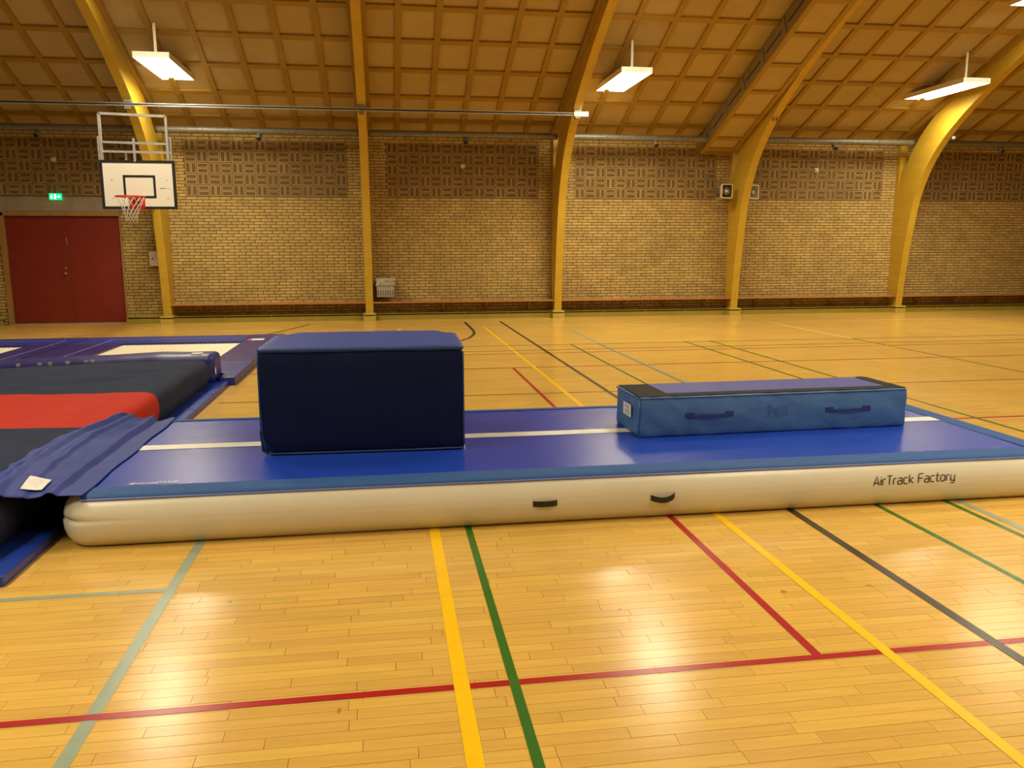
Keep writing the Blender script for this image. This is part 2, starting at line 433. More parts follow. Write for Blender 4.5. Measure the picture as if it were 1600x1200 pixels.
for r in range(67):
    z0 = r*CH; z1 = z0+CH
    if z1 > 4.47: break
    x = XL - (r % 2)*.12 - random.choice((0, 0, .03))
    while x < XR:
        ln = .24 if random.random() > .0 else .12
        segs = [(x, x+ln)]
        cuts = [(DX0, DX1, -1, DZ), (LX0, LX1, LZ0-.02, LZ1)] + [(g, g+GW, GZ0, GZ0+5*GP-.02) for g in GX]
        for (c0, c1, cz0, cz1) in cuts:
            if z1 > cz0+.015 and z0 < cz1-.015:
                ns = []
                for (a, b) in segs:
                    if b <= c0 or a >= c1: ns.append((a, b))
                    else:
                        if a < c0: ns.append((a, c0))
                        if b > c1: ns.append((c1, b))
                segs = ns
        for (a, b) in segs:
            if b-a < .03: continue
            jit = random.uniform(-.0015, .0015)
            if abs(b-a-.24) < 1e-6 and -4.35 < a < -.45 and 1.2 < z0 < 2.7 and len(bsolo) < 300: bsolo.append((a, z0, jit))
            else: brick(V, F, a+J, b-J, z0+J, z1-J, L+jit)
        x += ln
o = pydata('brickwork', V, F, M['brick'], wall); o['kind'] = 'stuff'
v, f = [], []; brick(v, f, J, .24-J, J, CH-J, 0)
mb = bpy.data.meshes.new('brick'); mb.from_pydata(v, [], f); mb.materials.append(M['brick'])
for (a, z, jit) in bsolo: link('brick', mb, None, wall, None, (a, L+jit, z))

# hollow bricks laid in a basket weave: rim + recessed core with ribs
def hollow(vertical):
    w, h = (.105, .222) if vertical else (.226, .100)
    V, F, Mi = [], [], []
    t = .0145; d = .024
    o_ = [(0, 0), (w, 0), (w, h), (0, h)]; i_ = [(t, t), (w-t, t), (w-t, h-t), (t, h-t)]
    for (x, z) in o_: V.append((x, .014, z))
    for (x, z) in o_: V.append((x, 0, z))
    for (x, z) in i_: V.append((x, 0, z))
    for (x, z) in i_: V.append((x, d, z))
    for k in range(4):
        k2 = (k+1) % 4
        F.append((k, k2, 4+k2, 4+k)); Mi.append(0)
        F.append((4+k, 4+k2, 8+k2, 8+k)); Mi.append(0)
        F.append((8+k, 8+k2, 12+k2, 12+k)); Mi.append(0)
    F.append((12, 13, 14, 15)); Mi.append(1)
    # two ribs across the cavity
    for q in (1, 2):
        b = len(V); s = .0035
        if vertical:
            c = t + (w-2*t)*q/3
            V += [(c-s, .008, t), (c+s, .008, t), (c+s, .008, h-t), (c-s, .008, h-t)]
        else:
            c = t + (h-2*t)*q/3
            V += [(t, .008, c-s), (w-t, .008, c-s), (w-t, .008, c+s), (t, .008, c+s)]
        V += [(x, d, z) for (x, y, z) in V[b:b+4]]
        for ff in ((0, 1, 2, 3), (0, 4, 5, 1), (1, 5, 6, 2), (2, 6, 7, 3), (3, 7, 4, 0)): F.append(tuple(b+i for i in ff)); Mi.append(2)
    return V, F, Mi
M['rib'] = mat('hollow_brick_rib', (0.16, 0.078, 0.028), 0.95)
HB = {True: hollow(True), False: hollow(False)}
HM = {}
for k in HB:
    v, f, mi = HB[k]; me = bpy.data.meshes.new('hollow_brick'); me.from_pydata(v, [], f)
    for q in ('hollow_rim', 'hollow_core', 'rib'): me.materials.append(M[q])
    me.polygons.foreach_set('material_index', mi); HM[k] = me
V, F, Mi = [], [], []
for gi, g in enumerate(GX):
    for r in range(5):
        for c in range(14):
            vert_ = (r+c) % 2 == (0 if gi % 2 else 0)
            vert_ = not vert_ if r % 2 == 9 else vert_
            for q in (0, 1):
                if vert_: ox, oz = g+c*.2457+.008+q*.119, GZ0+(4-r)*GP+.008
                else: ox, oz = g+c*.2457+.008, GZ0+(4-r)*GP+.008+q*.117
                oy = L+random.uniform(-.002, .002)
                if gi in (2, 3) and True:
                    if LX0-.1 < ox < LX1 and oz < LZ1: continue
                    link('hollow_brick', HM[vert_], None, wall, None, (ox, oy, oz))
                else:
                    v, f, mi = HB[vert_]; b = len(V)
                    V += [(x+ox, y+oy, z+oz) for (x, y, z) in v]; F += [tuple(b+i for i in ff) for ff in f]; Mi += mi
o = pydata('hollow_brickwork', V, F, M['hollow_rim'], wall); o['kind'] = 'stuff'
o.data.materials.append(M['hollow_core']); o.data.materials.append(M['rib'])
o.data.polygons.foreach_set('material_index', Mi)
bmo('lintel', bx((LX0, L-.004, LZ0), (LX1, L+.05, LZ1), .004), M['lintel'], wall, 'grey concrete lintel over the red doors')

# other walls
for nm, a, b in (('wall_left', (XL-.3, YB, 0), (XL, L+.3, 8.6)), ('wall_right', (XR, YB, 0), (XR+.3, L+.3, 8.6)), ('wall_front', (XL-.3, YB-.3, 0), (XR+.3, YB, 4.5))):
    o = bmo(nm, bx(a, b), M['brick']); o['kind'] = 'structure'

# door in its opening
door = structure('door_1', 'wide red double door in a timber frame at the left of the brick wall')
dy = L+.05
b_ = bmesh.new()
box(b_, (DX0, L-.02, 0), (DX0+.10, L+.16, DZ), .004); box(b_, (DX1-.03, L-.005, 0), (DX1, L+.16, DZ), .004)
box(b_, (DX0, L-.02, DZ-.075), (DX1, L+.16, DZ+.02), .004)
bmo('door_frame', b_, M['wood_frame'], door)
xm = -6.73
for nm, x0, x1 in (('left', DX0+.105, xm-.003), ('right', xm+.003, DX1-.033)):
    lf = bmo('door_leaf', bx((x0, dy, .018), (x1, dy+.05, DZ-.08), .004), M['red_door'], door)
    if nm == 'left':
        kb = bmesh.new()
        lathe(kb, [(.028, 0), (.028, -.02), (.022, -.03), (.03, -.05), (.02, -.06)], (-6.84, dy, 1.09), 'Y', 16)
        bmo('door_handle', kb, M['brass'], lf, smooth=True)
        kb = bmesh.new(); lathe(kb, [(.022, 0), (.022, -.012), (.015, -.015)], (-6.84, dy, 1.20), 'Y', 16)
        bmo('lock_cylinder', kb, M['brass'], lf)
        bmo('bolt', bx((-6.78, dy-.02, 1.70), (-6.755, dy, 1.86), .004), M['brass'], lf)
    else:
        bmo('cover_strip', bx((xm-.012, dy-.012, .02), (xm+.028, dy, DZ-.08), .003), M['red_door'], lf)
bmo('threshold', bx((DX0+.1, L-.02, 0), (DX1-.03, L+.16, .018), .003), M['lintel'], door)
bmo('door_backing', bx((DX0-.1, L+.16, 0), (DX1+.1, L+.3, DZ+.1)), M['dark'], door)

# casing along the foot of the wall
def casing(name, x0, x1):
    t = structure(name, 'olive painted skirting casing with a dark vent slot along its top')
    yf = 18.84
    bmo('front_board', bx((x0, yf, 0), (x1, yf+.025, .105), .003), M['base'], t)
    bmo('top_lip', bx((x0, yf-.012, .132), (x1, L, .150), .003), M['base'], t)
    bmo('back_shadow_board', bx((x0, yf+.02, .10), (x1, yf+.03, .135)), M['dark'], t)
    s = bmesh.new(); n = max(1, int((x1-x0)/.85))
    for i in range(n+1):
        xx = x0+.02+(x1-x0-.05)*i/n
        box(s, (xx-.008, yf+.002, .105), (xx+.008, yf+.02, .132))
    bmo('spacer_block', s, M['base'], t)
    return t
k = 0
for a, b in zip(ARX, ARX[1:]):
    if a < DX0 < b:
        segs = [(a+.13, DX0-.03), (DX1+.03, b-.13)]
    else: segs = [(a+.13, b-.13)]
    for s_ in segs:
        k += 1; casing('baseboard_back' if k == 1 else 'baseboard_back', *s_)

# ------------------------------------------------------------------ roof
ceiling = structure('ceiling')
ang = math.atan(SL); cs, sn = math.cos(ang), math.sin(ang)
bmo('roof_deck', (lambda b_: (
    [b_.faces.new([b_.verts.new(p) for p in q]) for q in (
        [(XL-.3, L+.3, roofz(L+.3)+.05), (XR+.3, L+.3, roofz(L+.3)+.05), (XR+.3, YR, roofz(YR)+.05), (XL-.3, YR, roofz(YR)+.05)],
        [(XL-.3, YB-.3, roofz(L+.3)+.05), (XL-.3, YR, roofz(YR)+.05), (XR+.3, YR, roofz(YR)+.05), (XR+.3, YB-.3, roofz(L+.3)+.05)])], b_)[1])(bmesh.new()),
    M['panel'], ceiling)
def slab(bm, x0, x1, ya, yb, off0, off1):
    """slab lying under the roof plane between ya (wall side) and yb; off = distance below plane"""
    vs = []
    for off in (off0, off1):
        for (x, y) in ((x0, ya), (x1, ya), (x1, yb), (x0, yb)):
            vs.append(bm.verts.new((x, y-off*sn, roofz(y)-off*cs)))
    for f in ((3, 2, 1, 0), (4, 5, 6, 7), (0, 1, 5, 4), (1, 2, 6, 5), (2, 3, 7, 6), (3, 0, 4, 7)): bm.faces.new([vs[i] for i in f])
    return bm
CX = B/6
rowsY = [18.62-.845*i for i in range(0, 12)]
PAN = bmesh.new(); slab(PAN, .0, CX-.075, 0, 0, 0, 0); PAN.free()
npan = 0; rest = bmesh.new(); restb = bmesh.new()
for bi, a in enumerate(ARX[:-1]):
    for j in range(6):
        x0, x1 = a+j*CX+.048, a+(j+1)*CX-.048
        if j == 0: x0 = a+.16
        if j == 5: x1 = a+B-.16
        for ri in range(-1, 11):
            ya = rowsY[ri]-.05 if ri >= 0 else L
            yb = rowsY[ri+1]+.05
            vis = -9.6 < x0 < 15.5 and yb > 14.2
            if vis and ri <= 4:
                bmo('ceiling_panel', slab(bmesh.new(), x0, x1, ya, yb, -.03, .012), M['panel'], ceiling); npan += 1
            else: slab(rest, x0, x1, ya, yb, -.03, .012)
o = bmo('far_ceiling_panels', rest, M['panel'], ceiling); o['kind'] = 'stuff'
for bi, a in enumerate(ARX[:-1]):
    for j in range(1, 6):
        x = a+j*CX
        if -9.8 < x < 15.5: bmo('batten', slab(bmesh.new(), x-.055, x+.055, L, YR, -.03, .060), M['batten'], ceiling)
        else: slab(restb, x-.047, x+.047, L, YR, -.03, .038)
for i, y in enumerate(rowsY):
    for a in ARX[:-1]:
        if i < 6 and -9.8 < a < 14: bmo('cross_batten', slab(bmesh.new(), a+.15, a+B-.15, y+.058, y-.058, -.03, .054), M['batten'], ceiling)
        else: slab(restb, a+.15, a+B-.15, y+.047, y-.047, -.03, .034)
o = bmo('far_battens', restb, M['batten'], ceiling); o['kind'] = 'stuff'
for x in ARX:
    bmo('rafter', slab(bmesh.new(), x-.16, x+.16, L, YR, -.03, .14), M['batten'], ceiling)
bmo('eaves_board', bx((XL, L-.05, 4.20), (XR, L, 4.30)), M['batten'], ceiling)

# ------------------------------------------------------------------ glulam arches
INTR = [(18.70, .17), (18.66, .6), (18.60, 1.1), (18.53, 1.6), (18.45, 2.01), (18.32, 2.62), (18.14, 3.06), (17.87, 3.52), (17.46, 3.97), (16.95, 4.37), (16.27, 4.80), (15.2, 5.36), (14.0, 5.90)]
EXTR = [(19.04, .17), (19.045, 1.0), (19.045, 1.8), (19.045, 2.3), (19.03, 2.70), (18.92, 3.10), (18.72, 3.50), (18.47, 3.90), (18.12, 4.28), (17.70, 4.62), (17.2, 4.93)]
def smooth_poly(P, n=4):
    out = []
    for i in range(len(P)-1):
        p0 = P[max(i-1, 0)]; p1 = P[i]; p2 = P[i+1]; p3 = P[min(i+2, len(P)-1)]
        for k in range(n):
            t = k/n
            out.append(tuple(.5*((2*p1[q]) + (-p0[q]+p2[q])*t + (2*p0[q]-5*p1[q]+4*p2[q]-p3[q])*t*t + (-p0[q]+3*p1[q]-3*p2[q]+p3[q])*t**3) for q in (0, 1)))
    out.append(P[-1]); return out
LIN = smooth_poly(INTR); EX = smooth_poly(EXTR)
prof_in = LIN + [(YR, roofz(YR)-.48)]
prof_ex = EX + [(16.2, roofz(16.2)-.12), (15.2, roofz(15.2)-.12), (YR, roofz(YR)-.12)]
def resample(P, n):
    d = [0]
    for a, b in zip(P, P[1:]): d.append(d[-1]+math.hypot(b[0]-a[0], b[1]-a[1]))
    out = []; j = 0
    for i in range(n):
        t = d[-1]*i/(n-1)
        while j < len(d)-2 and d[j+1] < t: j += 1
        u = (t-d[j])/max(1e-9, d[j+1]-d[j]); out.append((P[j][0]+(P[j+1][0]-P[j][0])*u, P[j][1]+(P[j+1][1]-P[j][1])*u))
    return out
PI_, PE_ = resample(prof_in, 70), resample(prof_ex, 70)
def arch_mesh(hw=.084):
    bm = bmesh.new(); S = []
    full_i = PI_ + [(YB+L-y, z) for (y, z) in PI_[-2::-1]]
    full_e = PE_ + [(YB+L-y, z) for (y, z) in PE_[-2::-1]]
    for (yi, zi), (ye, ze) in zip(full_i, full_e):
        S.append([bm.verts.new((s*hw, y, z)) for (s, y, z) in ((-1, yi, zi), (1, yi, zi), (1, ye, ze), (-1, ye, ze))])
    for a, b in zip(S, S[1:]):
        for k_ in range(4): bm.faces.new((a[k_], a[(k_+1) % 4], b[(k_+1) % 4], b[k_]))
    bm.faces.new(S[0][::-1]); bm.faces.new(S[-1])
    es = [e for e in bm.edges if len(e.link_faces) == 2 and e.calc_face_angle(0) > 1.2]
    bmesh.ops.bevel(bm, geom=es, offset=.008, segments=2, affect='EDGES')
    bmesh.ops.recalc_face_normals(bm, faces=bm.faces)
    me = bpy.data.meshes.new('arch_beam'); bm.to_mesh(me); bm.free(); me.materials.append(M['arch']); return me
AM = arch_mesh()
LBL = {2: 'ochre timber arch behind the basketball hoop, right of the red doors',
       3: 'slim-looking ochre timber arch just left of the hanging perforated waste basket',
       4: 'ochre timber arch where the steel curtain rail ends, between the block and the long beam',
       5: 'ochre timber arch between the two horn loudspeakers',
       6: 'rightmost visible ochre timber arch, brightly lit by the lamp beside its bend',
       1: 'ochre timber arch beyond the left edge of the photo, left of the doors',
       0: 'ochre timber arch at the left end of the hall, outside the photo',
       7: 'ochre timber arch just beyond the right edge of the photo',
       8: 'ochre timber arch at the right end of the hall, outside the photo'}
plb = bmesh.new()
box(plb, (-.135, 18.60, 0), (.135, 19.05, .110), .004); me_pl = bpy.data.meshes.new('plinth'); plb.to_mesh(me_pl); plb.free(); me_pl.materials.append(M['foot'])
plb = bmesh.new(); box(plb, (-.135, 18.595, .135), (.135, 19.05, .172), .004); me_cap = bpy.data.meshes.new('plinth_cap'); plb.to_mesh(me_cap); plb.free(); me_cap.materials.append(M['foot'])
plb = bmesh.new(); box(plb, (-.12, 18.63, .11), (.12, 19.04, .135)); me_sl = bpy.data.meshes.new('plinth_slot'); plb.to_mesh(me_sl); plb.free(); me_sl.materials.append(M['dark'])
plb = bmesh.new(); box(plb, (-.085, 18.93, .15), (.085, L-.002, 4.22), .004); me_po = bpy.data.meshes.new('wall_post'); plb.to_mesh(me_po); plb.free(); me_po.materials.append(M['arch'])
arches = []
for i, x in enumerate(ARX):
    t = thing('timber_arch', LBL[i], 'arch', (x, 0, 0), 'timber arches of the hall')
    link('arch_beam', AM, None, t); link('plinth', me_pl, None, t); link('plinth_cap', me_cap, None, t); link('plinth_slot', me_sl, None, t)
    link('wall_post', me_po, None, t)
    arches.append(t)
# small steel plates on the fourth and fifth arches where the curtain track would hang
for i in (5,):
    for xx in (-.055, .03): bmo('steel_plate', bx((xx, 16.97, 4.27), (xx+.025, 17.04, 4.33), .002), M['galv'], arches[i])
b_ = bmesh.new(); lathe(b_, [(.035, 0), (.04, -.03), (.02, -.05)], (.09, 17.3, 4.03), 'Y', 12); bmo('hook_bracket', b_, M['steel'], arches[6])

# ------------------------------------------------------------------ spiral duct and nozzles
DY, DZc, DR = 18.45, 4.055, .068
for i, (a, b) in enumerate(zip(ARX, ARX[1:])):
    if i not in (1, 2, 3, 4, 5, 6): continue
    lab = {1: 'galvanised round duct over the red doors', 2: 'galvanised round duct between the hoop arch and the next arch',
           3: 'galvanised round duct above the bay with the waste basket', 4: 'bright galvanised round duct right of the curtain rail end, passing under the timber duct box',
           5: 'galvanised round duct right of the loudspeakers', 6: 'galvanised round duct at the right edge of the photo'}[i]
    t = thing('air_duct', lab, 'duct', ((a+b)/2, DY, DZc), 'round ducts under the eaves')
    hl = B/2-.09
    bm = bmesh.new(); prof = []
    n = 54
    rg = []
    for q in range(n+1):
        xx = -hl + 2*hl*q/n; rr = DR + (.0035 if q % 3 == 0 else 0)
        rg.append([bm.verts.new((xx, rr*math.cos(2*math.pi*k_/20), rr*math.sin(2*math.pi*k_/20))) for k_ in range(20)])
    for p, q in zip(rg, rg[1:]):
        for k_ in range(20): bm.faces.new((p[k_], p[(k_+1) % 20], q[(k_+1) % 20], q[k_]))
    bm.faces.new(rg[0]); bm.faces.new(rg[-1])
    bmo('pipe', bm, M['galv'], t, smooth=True)
    bm = bmesh.new()
    bm.free()
    for s in (-1, 1):
        bm = bmesh.new()
        tube(bm, [(s*hl*.55, (DR+.006)*math.cos(u), (DR+.006)*math.sin(u)) for u in [2*math.pi*k_/16 for k_ in range(16)]], .006, 5, closed=True)
        bar(bm, (s*hl*.55, DR, 0), (s*hl*.55, L-DY, 0), .02, .01)
        bmo('hanger', bm, M['galv'], t)
NZ = [(-6.90, 'small dark nozzle under the duct above the red doors'), (-2.55, 'small round nozzle under the duct right of the hoop'), (1.81, 'small round nozzle under the duct above the white sensor, middle bay'),
      (6.13, 'small round nozzle under the duct left of the timber duct box'), (10.49, 'small round nozzle under the duct between the loudspeaker arch and the last arch'), (14.83, 'small dark nozzle under the duct at the right edge')]
for x, lb in NZ:
    t = thing('air_nozzle', lb, 'nozzle', (x, DY-.03, 3.945), 'air nozzles under the duct')
    bm = bmesh.new(); tube(bm, [(0, .03, .055), (0, .02, .02), (0, -.01, -.02), (0, -.07, -.06)], .058, 14)
    bmo('nozzle_body', bm, M['galv'], t, smooth=True)
    bm = bmesh.new(); tube(bm, [(0, -.071, -.0607), (0, -.075, -.0634)], .048, 14); bmo('opening', bm, M['dark'], t)
for x, z, lb in ((-6.86, 3.48, 'small domed sensor on the dark weave bricks above the exit sign'), (1.80, 3.45, 'small white sensor on the weave bricks above the bay with the waste basket'), (10.41, 3.45, 'small white sensor on the weave bricks right of the loudspeakers')):
    t = thing('wall_sensor', lb, 'sensor', (x, L, z), 'white wall sensors')
    bmo('base_plate', bx((-.05, -.03, -.05), (.05, 0, .05), .012), M['cream_plastic'], t)
    bm = bmesh.new(); lathe(bm, [(.035, -.03), (.033, -.05), (.02, -.065), (.004, -.07)], (0, 0, .005), 'Y', 16); bmo('lens', bm, M['white_metal'], t, smooth=True)

# ------------------------------------------------------------------ timber duct box beside the fourth arch
t = thing('duct_box', 'boxed timber air duct sloping down the ceiling beside the arch with the loudspeakers', 'duct', (0, 0, 0))
bxo = .50
def sl2(x0, x1, ya, yb, o0, o1): return slab(bmesh.new(), x0, x1, ya, yb, o0, o1)
ye, ys = 18.86, 12.0
xa, xb = 7.36, 8.12
bmo('core', sl2(xa+.06, xb, ye, ys, .05, bxo-.05), M['duct_board'], t)
bmo('side_rail', sl2(xa, xa+.10, ye, ys, bxo-.05, bxo+.005), M['batten'], t)
bmo('side_rail', sl2(xb-.05, xb+.05, ye, ys, bxo-.05, bxo+.005), M['batten'], t)
yy = ye
for i in range(9):
    y1 = yy-.845 if i else yy-.45
    bmo('cross_rail', sl2(xa+.10, xb-.05, yy, yy-.10, bxo-.05, bxo), M['batten'], t)
    bmo('soffit_panel', sl2(xa+.10, xb-.05, yy-.10, max(y1, ys), bxo-.055, bxo-.035), M['panel'], t)
    bmo('side_panel', sl2(xa+.035, xa+.07, yy-.02, max(y1+.02, ys), .06, bxo-.06), M['duct_board'], t)
    bmo('slot', sl2(xa+.028, xa+.036, yy-.10, max(y1+.16, ys), .25, .275), M['dark'], t)
    yy = y1
bmo('end_board', bx((xa, 18.82, 3.78), (xb+.05, L-.005, 4.20), .004), M['batten'], t)

# ------------------------------------------------------------------ curtain rail
t = thing('curtain_rail', 'long steel curtain rail crossing the hall under the arches at the upper left', 'rail', (0, 16.93, 4.30))
x1 = ARX[4]+.20
bmo('rail_profile', (lambda b_: (box(b_, (-12.9, -.03, .016), (x1, .03, .026)), box(b_, (-12.9, -.03, -.026), (x1, .03, -.016)), b_)[2])(bmesh.new()), M['steel'], t)
bmo('rail_groove', bx((-12.9, -.026, -.016), (x1-.10, .028, .016)), M['black'], t)
bmo('rail_end_block', bx((x1-.28, -.055, -.046), (x1+.02, .045, .048), .005), M['white_metal'], t)
for i in (1, 2, 3, 4):
    b_ = bmesh.new(); box(b_, (ARX[i]-.07, -.03, .04), (ARX[i]+.07, .09, .09), .003); box(b_, (ARX[i]-.05, -.05, -.09), (ARX[i]+.05, .05, -.04), .003)
    bar(b_, (ARX[i]-.06, .03, -.05), (ARX[i]-.06, .03, .10), .015, .03)
    bmo('rail_bracket', b_, M['galv'], t)

# ------------------------------------------------------------------ ceiling lamps
lamp_parts = None
def lamp(x, y, z, label, group=None, first=[None]):
    t = thing('ceiling_lamp', label, 'lamp', (x, y, z), group)
    if first[0] is None:
        hw, hl = .30, .95
        b_ = bmesh.new()
        box(b_, (-hw, -hl, .055), (hw, hl, .10)); box(b_, (-hw, -hl, .0), (-hw+.006, hl, .06)); box(b_, (hw-.006, -hl, .0), (hw, hl, .06))
        box(b_, (-hw+.006, -hl, 0), (hw-.006, -hl+.006, .06)); box(b_, (-hw+.006, hl-.006, 0), (hw-.006, hl, .06))
        me1 = bpy.data.meshes.new('housing'); b_.to_mesh(me1); b_.free(); me1.materials.append(M['white_metal'])
        b_ = bmesh.new()
        # lamella trough: shallow waves between the housing walls
        n = 24; vs = []
        for i in range(n+1):
            xx = -hw+.007 + (2*hw-.014)*i/n; zz = .016 + .006*math.cos(2*math.pi*3*i/n)
            vs.append([b_.verts.new((xx, s*(hl-.007), zz)) for s in (-1, 1)])
        for p, q in zip(vs, vs[1:]): b_.faces.new((p[0], p[1], q[1], q[0]))
        me2 = bpy.data.meshes.new('diffuser'); b_.to_mesh(me2); b_.free(); me2.materials.append(M['tube'])
        first[0] = (me1, me2)
    link('housing', first[0][0], None, t); link('diffuser', first[0][1], None, t)
    ld = bpy.data.lights.new('lamp_tubes', 'AREA'); ld.shape = 'RECTANGLE'; ld.size = .585; ld.size_y = 1.885
    ld.energy = LAMP_WATTS; ld.color = LAMP_COLOR[:3]; ld.spread = LAMP_SPREAD
    lo = bpy.data.objects.new('lamp_tubes', ld); COL.objects.link(lo); lo.parent = t; lo.location = (0, 0, .004)
    for dy_ in (-.6, .6):
        h = roofz(y+dy_)-z-.035
        b_ = bmesh.new(); bar(b_, (0, dy_, .10), (0, dy_, h), .045, .02)
        bmo('hanger', b_, M['white_metal'], t)
    return t
LY1, LZ1_ = 16.44, 4.85
LY2, LZ2_ = 13.45, 6.0
lamp(-3.87, LY1, LZ1_, 'glowing ceiling lamp at the upper left, above the basketball hoop')
lamp(4.76, LY1, LZ1_, 'glowing ceiling lamp in the middle, right of the curtain rail end')
lamp(11.80, LY1, LZ1_, 'glowing ceiling lamp beside the bend of the rightmost arch')
lamp(11.80, LY2, LZ2_, 'glowing ceiling lamp cut off by the top right corner of the photo')
for x in (-3.87, 4.76): lamp(x, LY2, LZ2_, 'ceiling lamp of the second row, above the top edge of the photo', 'lamps above the photo')
for x in (-3.87, 4.76, 11.80):
    lamp(x, YB+L-LY1, LZ1_, 'ceiling lamp hanging over the near floor, above the top edge of the photo', 'lamps over the near floor')
    lamp(x, (YB+L)/2, 7.35, 'added unseen fill lamp under the roof ridge, above the top edge of the photo', 'added ridge fill lamps above the photo')  # unseen row added to brighten the middle and far floor
    lamp(x, YB+L-LY2, LZ2_, 'ceiling lamp hanging over the near floor, above the top edge of the photo', 'lamps over the near floor')

# ------------------------------------------------------------------ wall benches
BL = {2: 'reddish wooden wall bench between the hoop arch and the next arch', 3: 'reddish wooden wall bench under the perforated waste basket',
      4: 'reddish wooden wall bench behind the long beam, left of the loudspeaker arch', 5: 'reddish wooden wall bench left of the rightmost arch', 6: 'reddish wooden wall bench at the right edge of the photo'}
for i, lb in BL.items():
    a, b = ARX[i]+.086, ARX[i+1]-.086
    t = thing('wall_bench', lb, 'bench', ((a+b)/2, L, 0), 'wall benches')
    w = (b-a)/2
    bmo('seat_board', bx((-w, -.385, .388), (w, -.02, .418), .005), M['bench'], t)
    for s in (-.72, -.24, .24, .72):
        b_ = bmesh.new(); bar(b_, (s*w, -.015, .373), (s*w, -.355, .373), .03, .03); bar(b_, (s*w, -.015, .18), (s*w, -.33, .363), .02, .02); bar(b_, (s*w, -.012, .17), (s*w, -.012, .388), .03, .02)
        bmo('bracket', b_, M['wood_frame'], t)

# ------------------------------------------------------------------ waste basket on the wall
t = thing('waste_basket', 'grey perforated waste basket with a plastic bag hanging on the brick wall', 'basket', (-.01, L, .53))
def perforated(w, h, cols, rowsz):
    bm = bmesh.new()
    xs = [-w/2]; pitch = w/cols
    for c in range(cols): xs += [-w/2+pitch*(c+.26), -w/2+pitch*(c+.74)]
    xs.append(w/2)
    zs = [0]
    for z in rowsz: zs += [z-.012, z+.012]
    zs.append(h)
    g = [[bm.verts.new((x, 0, z)) for x in xs] for z in zs]
    for i in range(len(zs)-1):
        for j in range(len(xs)-1):
            if i % 2 == 1 and j % 2 == 1: continue
            bm.faces.new((g[i][j], g[i][j+1], g[i+1][j+1], g[i+1][j]))
    return bm
rz = [.05, .09, .13, .255, .30, .34]
def panel_obj(name, w, loc, rotz):
    o = bmo(name, perforated(w, .41, int(w/.05), rz), M['grey_plastic'], t, loc=loc); o.rotation_euler = (0, 0, rotz); return o
panel_obj('basket_front', .38, (0, -.42, 0), 0); panel_obj('basket_side', .30, (-.19, -.27, 0), math.pi/2); panel_obj('basket_side', .30, (.19, -.27, 0), math.pi/2)
panel_obj('basket_back', .38, (0, -.12, 0), 0)
bmo('basket_bottom', bx((-.19, -.42, 0), (.19, -.12, .006)), M['grey_plastic'], t)
b_ = bmesh.new(); box(b_, (-.15, -.12, .1), (-.11, 0, .14)); box(b_, (.11, -.12, .1), (.15, 0, .14)); box(b_, (-.15, -.12, .33), (-.11, 0, .37)); box(b_, (.11, -.12, .33), (.15, 0, .37))
bmo('wall_bracket', b_, M['galv'], t)
def bagfn(p, o): 
    n_ = noise.noise(Vector((p.x*14, p.y*14, p.z*14)))
    return p + Vector((o.x, o.y, o.z))*n_*.03
Vb, Fb = soft((-.205, -.44, .25), (.215, -.10, .425), .02, .03, bagfn, keep=lambda c: c.z < .42 and c.z > .255)
pydata('bag_cuff', Vb, Fb, M['bag'], t, smooth=True)
Vb, Fb = soft((-.175, -.40, .02), (.175, -.14, .40), .04, .05, bagfn, keep=lambda c: c.z < .39)
pydata('bag', Vb, Fb, M['bag_shade'], t, 'dark fill painting the shade inside the basket', smooth=True)  # dark shell stands in for the shade behind the basket holes
# ------------------------------------------------------------------ horn loudspeakers
def speaker(x, z, yaw, label):
    t = thing('horn_loudspeaker', label, 'loudspeaker', (x, 18.56, z), None, yaw)
    w, h = .135, .165
    def rr(s, y, rad=.03):
        pts = []
        for cx_, cz_, a0 in ((1, 1, 0), (-1, 1, 90), (-1, -1, 180), (1, -1, 270)):
            for q in range(5):
                a = math.radians(a0+q*22.5)
                pts.append(((w*s-rad*s)*cx_+rad*s*math.cos(a), y, (h*s-rad*s)*cz_+rad*s*math.sin(a)))
        return pts
    bm = bmesh.new()
    rings = [[bm.verts.new(p) for p in rr(s, y)] for s, y in ((.45, .12), (.9, .02), (1.0, -.10), (1.0, -.125), (.88, -.125), (.86, -.11))]
    for a, b in zip(rings, rings[1:]):
        for q in range(20): bm.faces.new((a[q], a[(q+1) % 20], b[(q+1) % 20], b[q]))
    bm.faces.new(rings[0])
    bmo('rim_shell', bm, M['cream_plastic'], t, smooth=True)
    bm = bmesh.new()
    rings = [[bm.verts.new(p) for p in rr(s, y)] for s, y in ((.865, -.112), (.5, -.02), (.25, .03))]
    for a, b in zip(rings, rings[1:]):
        for q in range(20): bm.faces.new((a[q], a[(q+1) % 20], b[(q+1) % 20], b[q]))
    bm.faces.new(rings[-1])
    bmo('horn_throat', bm, M['hollow_core'] if yaw == 0 else M['grey_plastic'], t, smooth=True)
    bm = bmesh.new(); lathe(bm, [(.085, -.06), (.09, -.075), (.072, -.085), (.06, -.07), (.06, -.05)], (0, 0, 0), 'Y', 24)
    bmo('inner_ring', bm, M['galv'], t, smooth=True)
    bm = bmesh.new(); lathe(bm, [(.04, -.05), (.04, -.08), (.03, -.10), (.01, -.108)], (0, 0, 0), 'Y', 20)
    bmo('centre_cone', bm, M['cream_plastic'], t, smooth=True)
    b_ = bmesh.new(); bar(b_, (0, .1, 0), (0, .485, 0), .05, .05); box(b_, (-.06, .475, -.08), (.06, .50, .08))
    bmo('mounting_arm', b_, M['galv'], t)
    return t
speaker(7.895, 2.90, 0, 'horn loudspeaker left of its arch, facing the hall')
speaker(8.53, 2.885, .30, 'horn loudspeaker half hidden by the arch on its left')

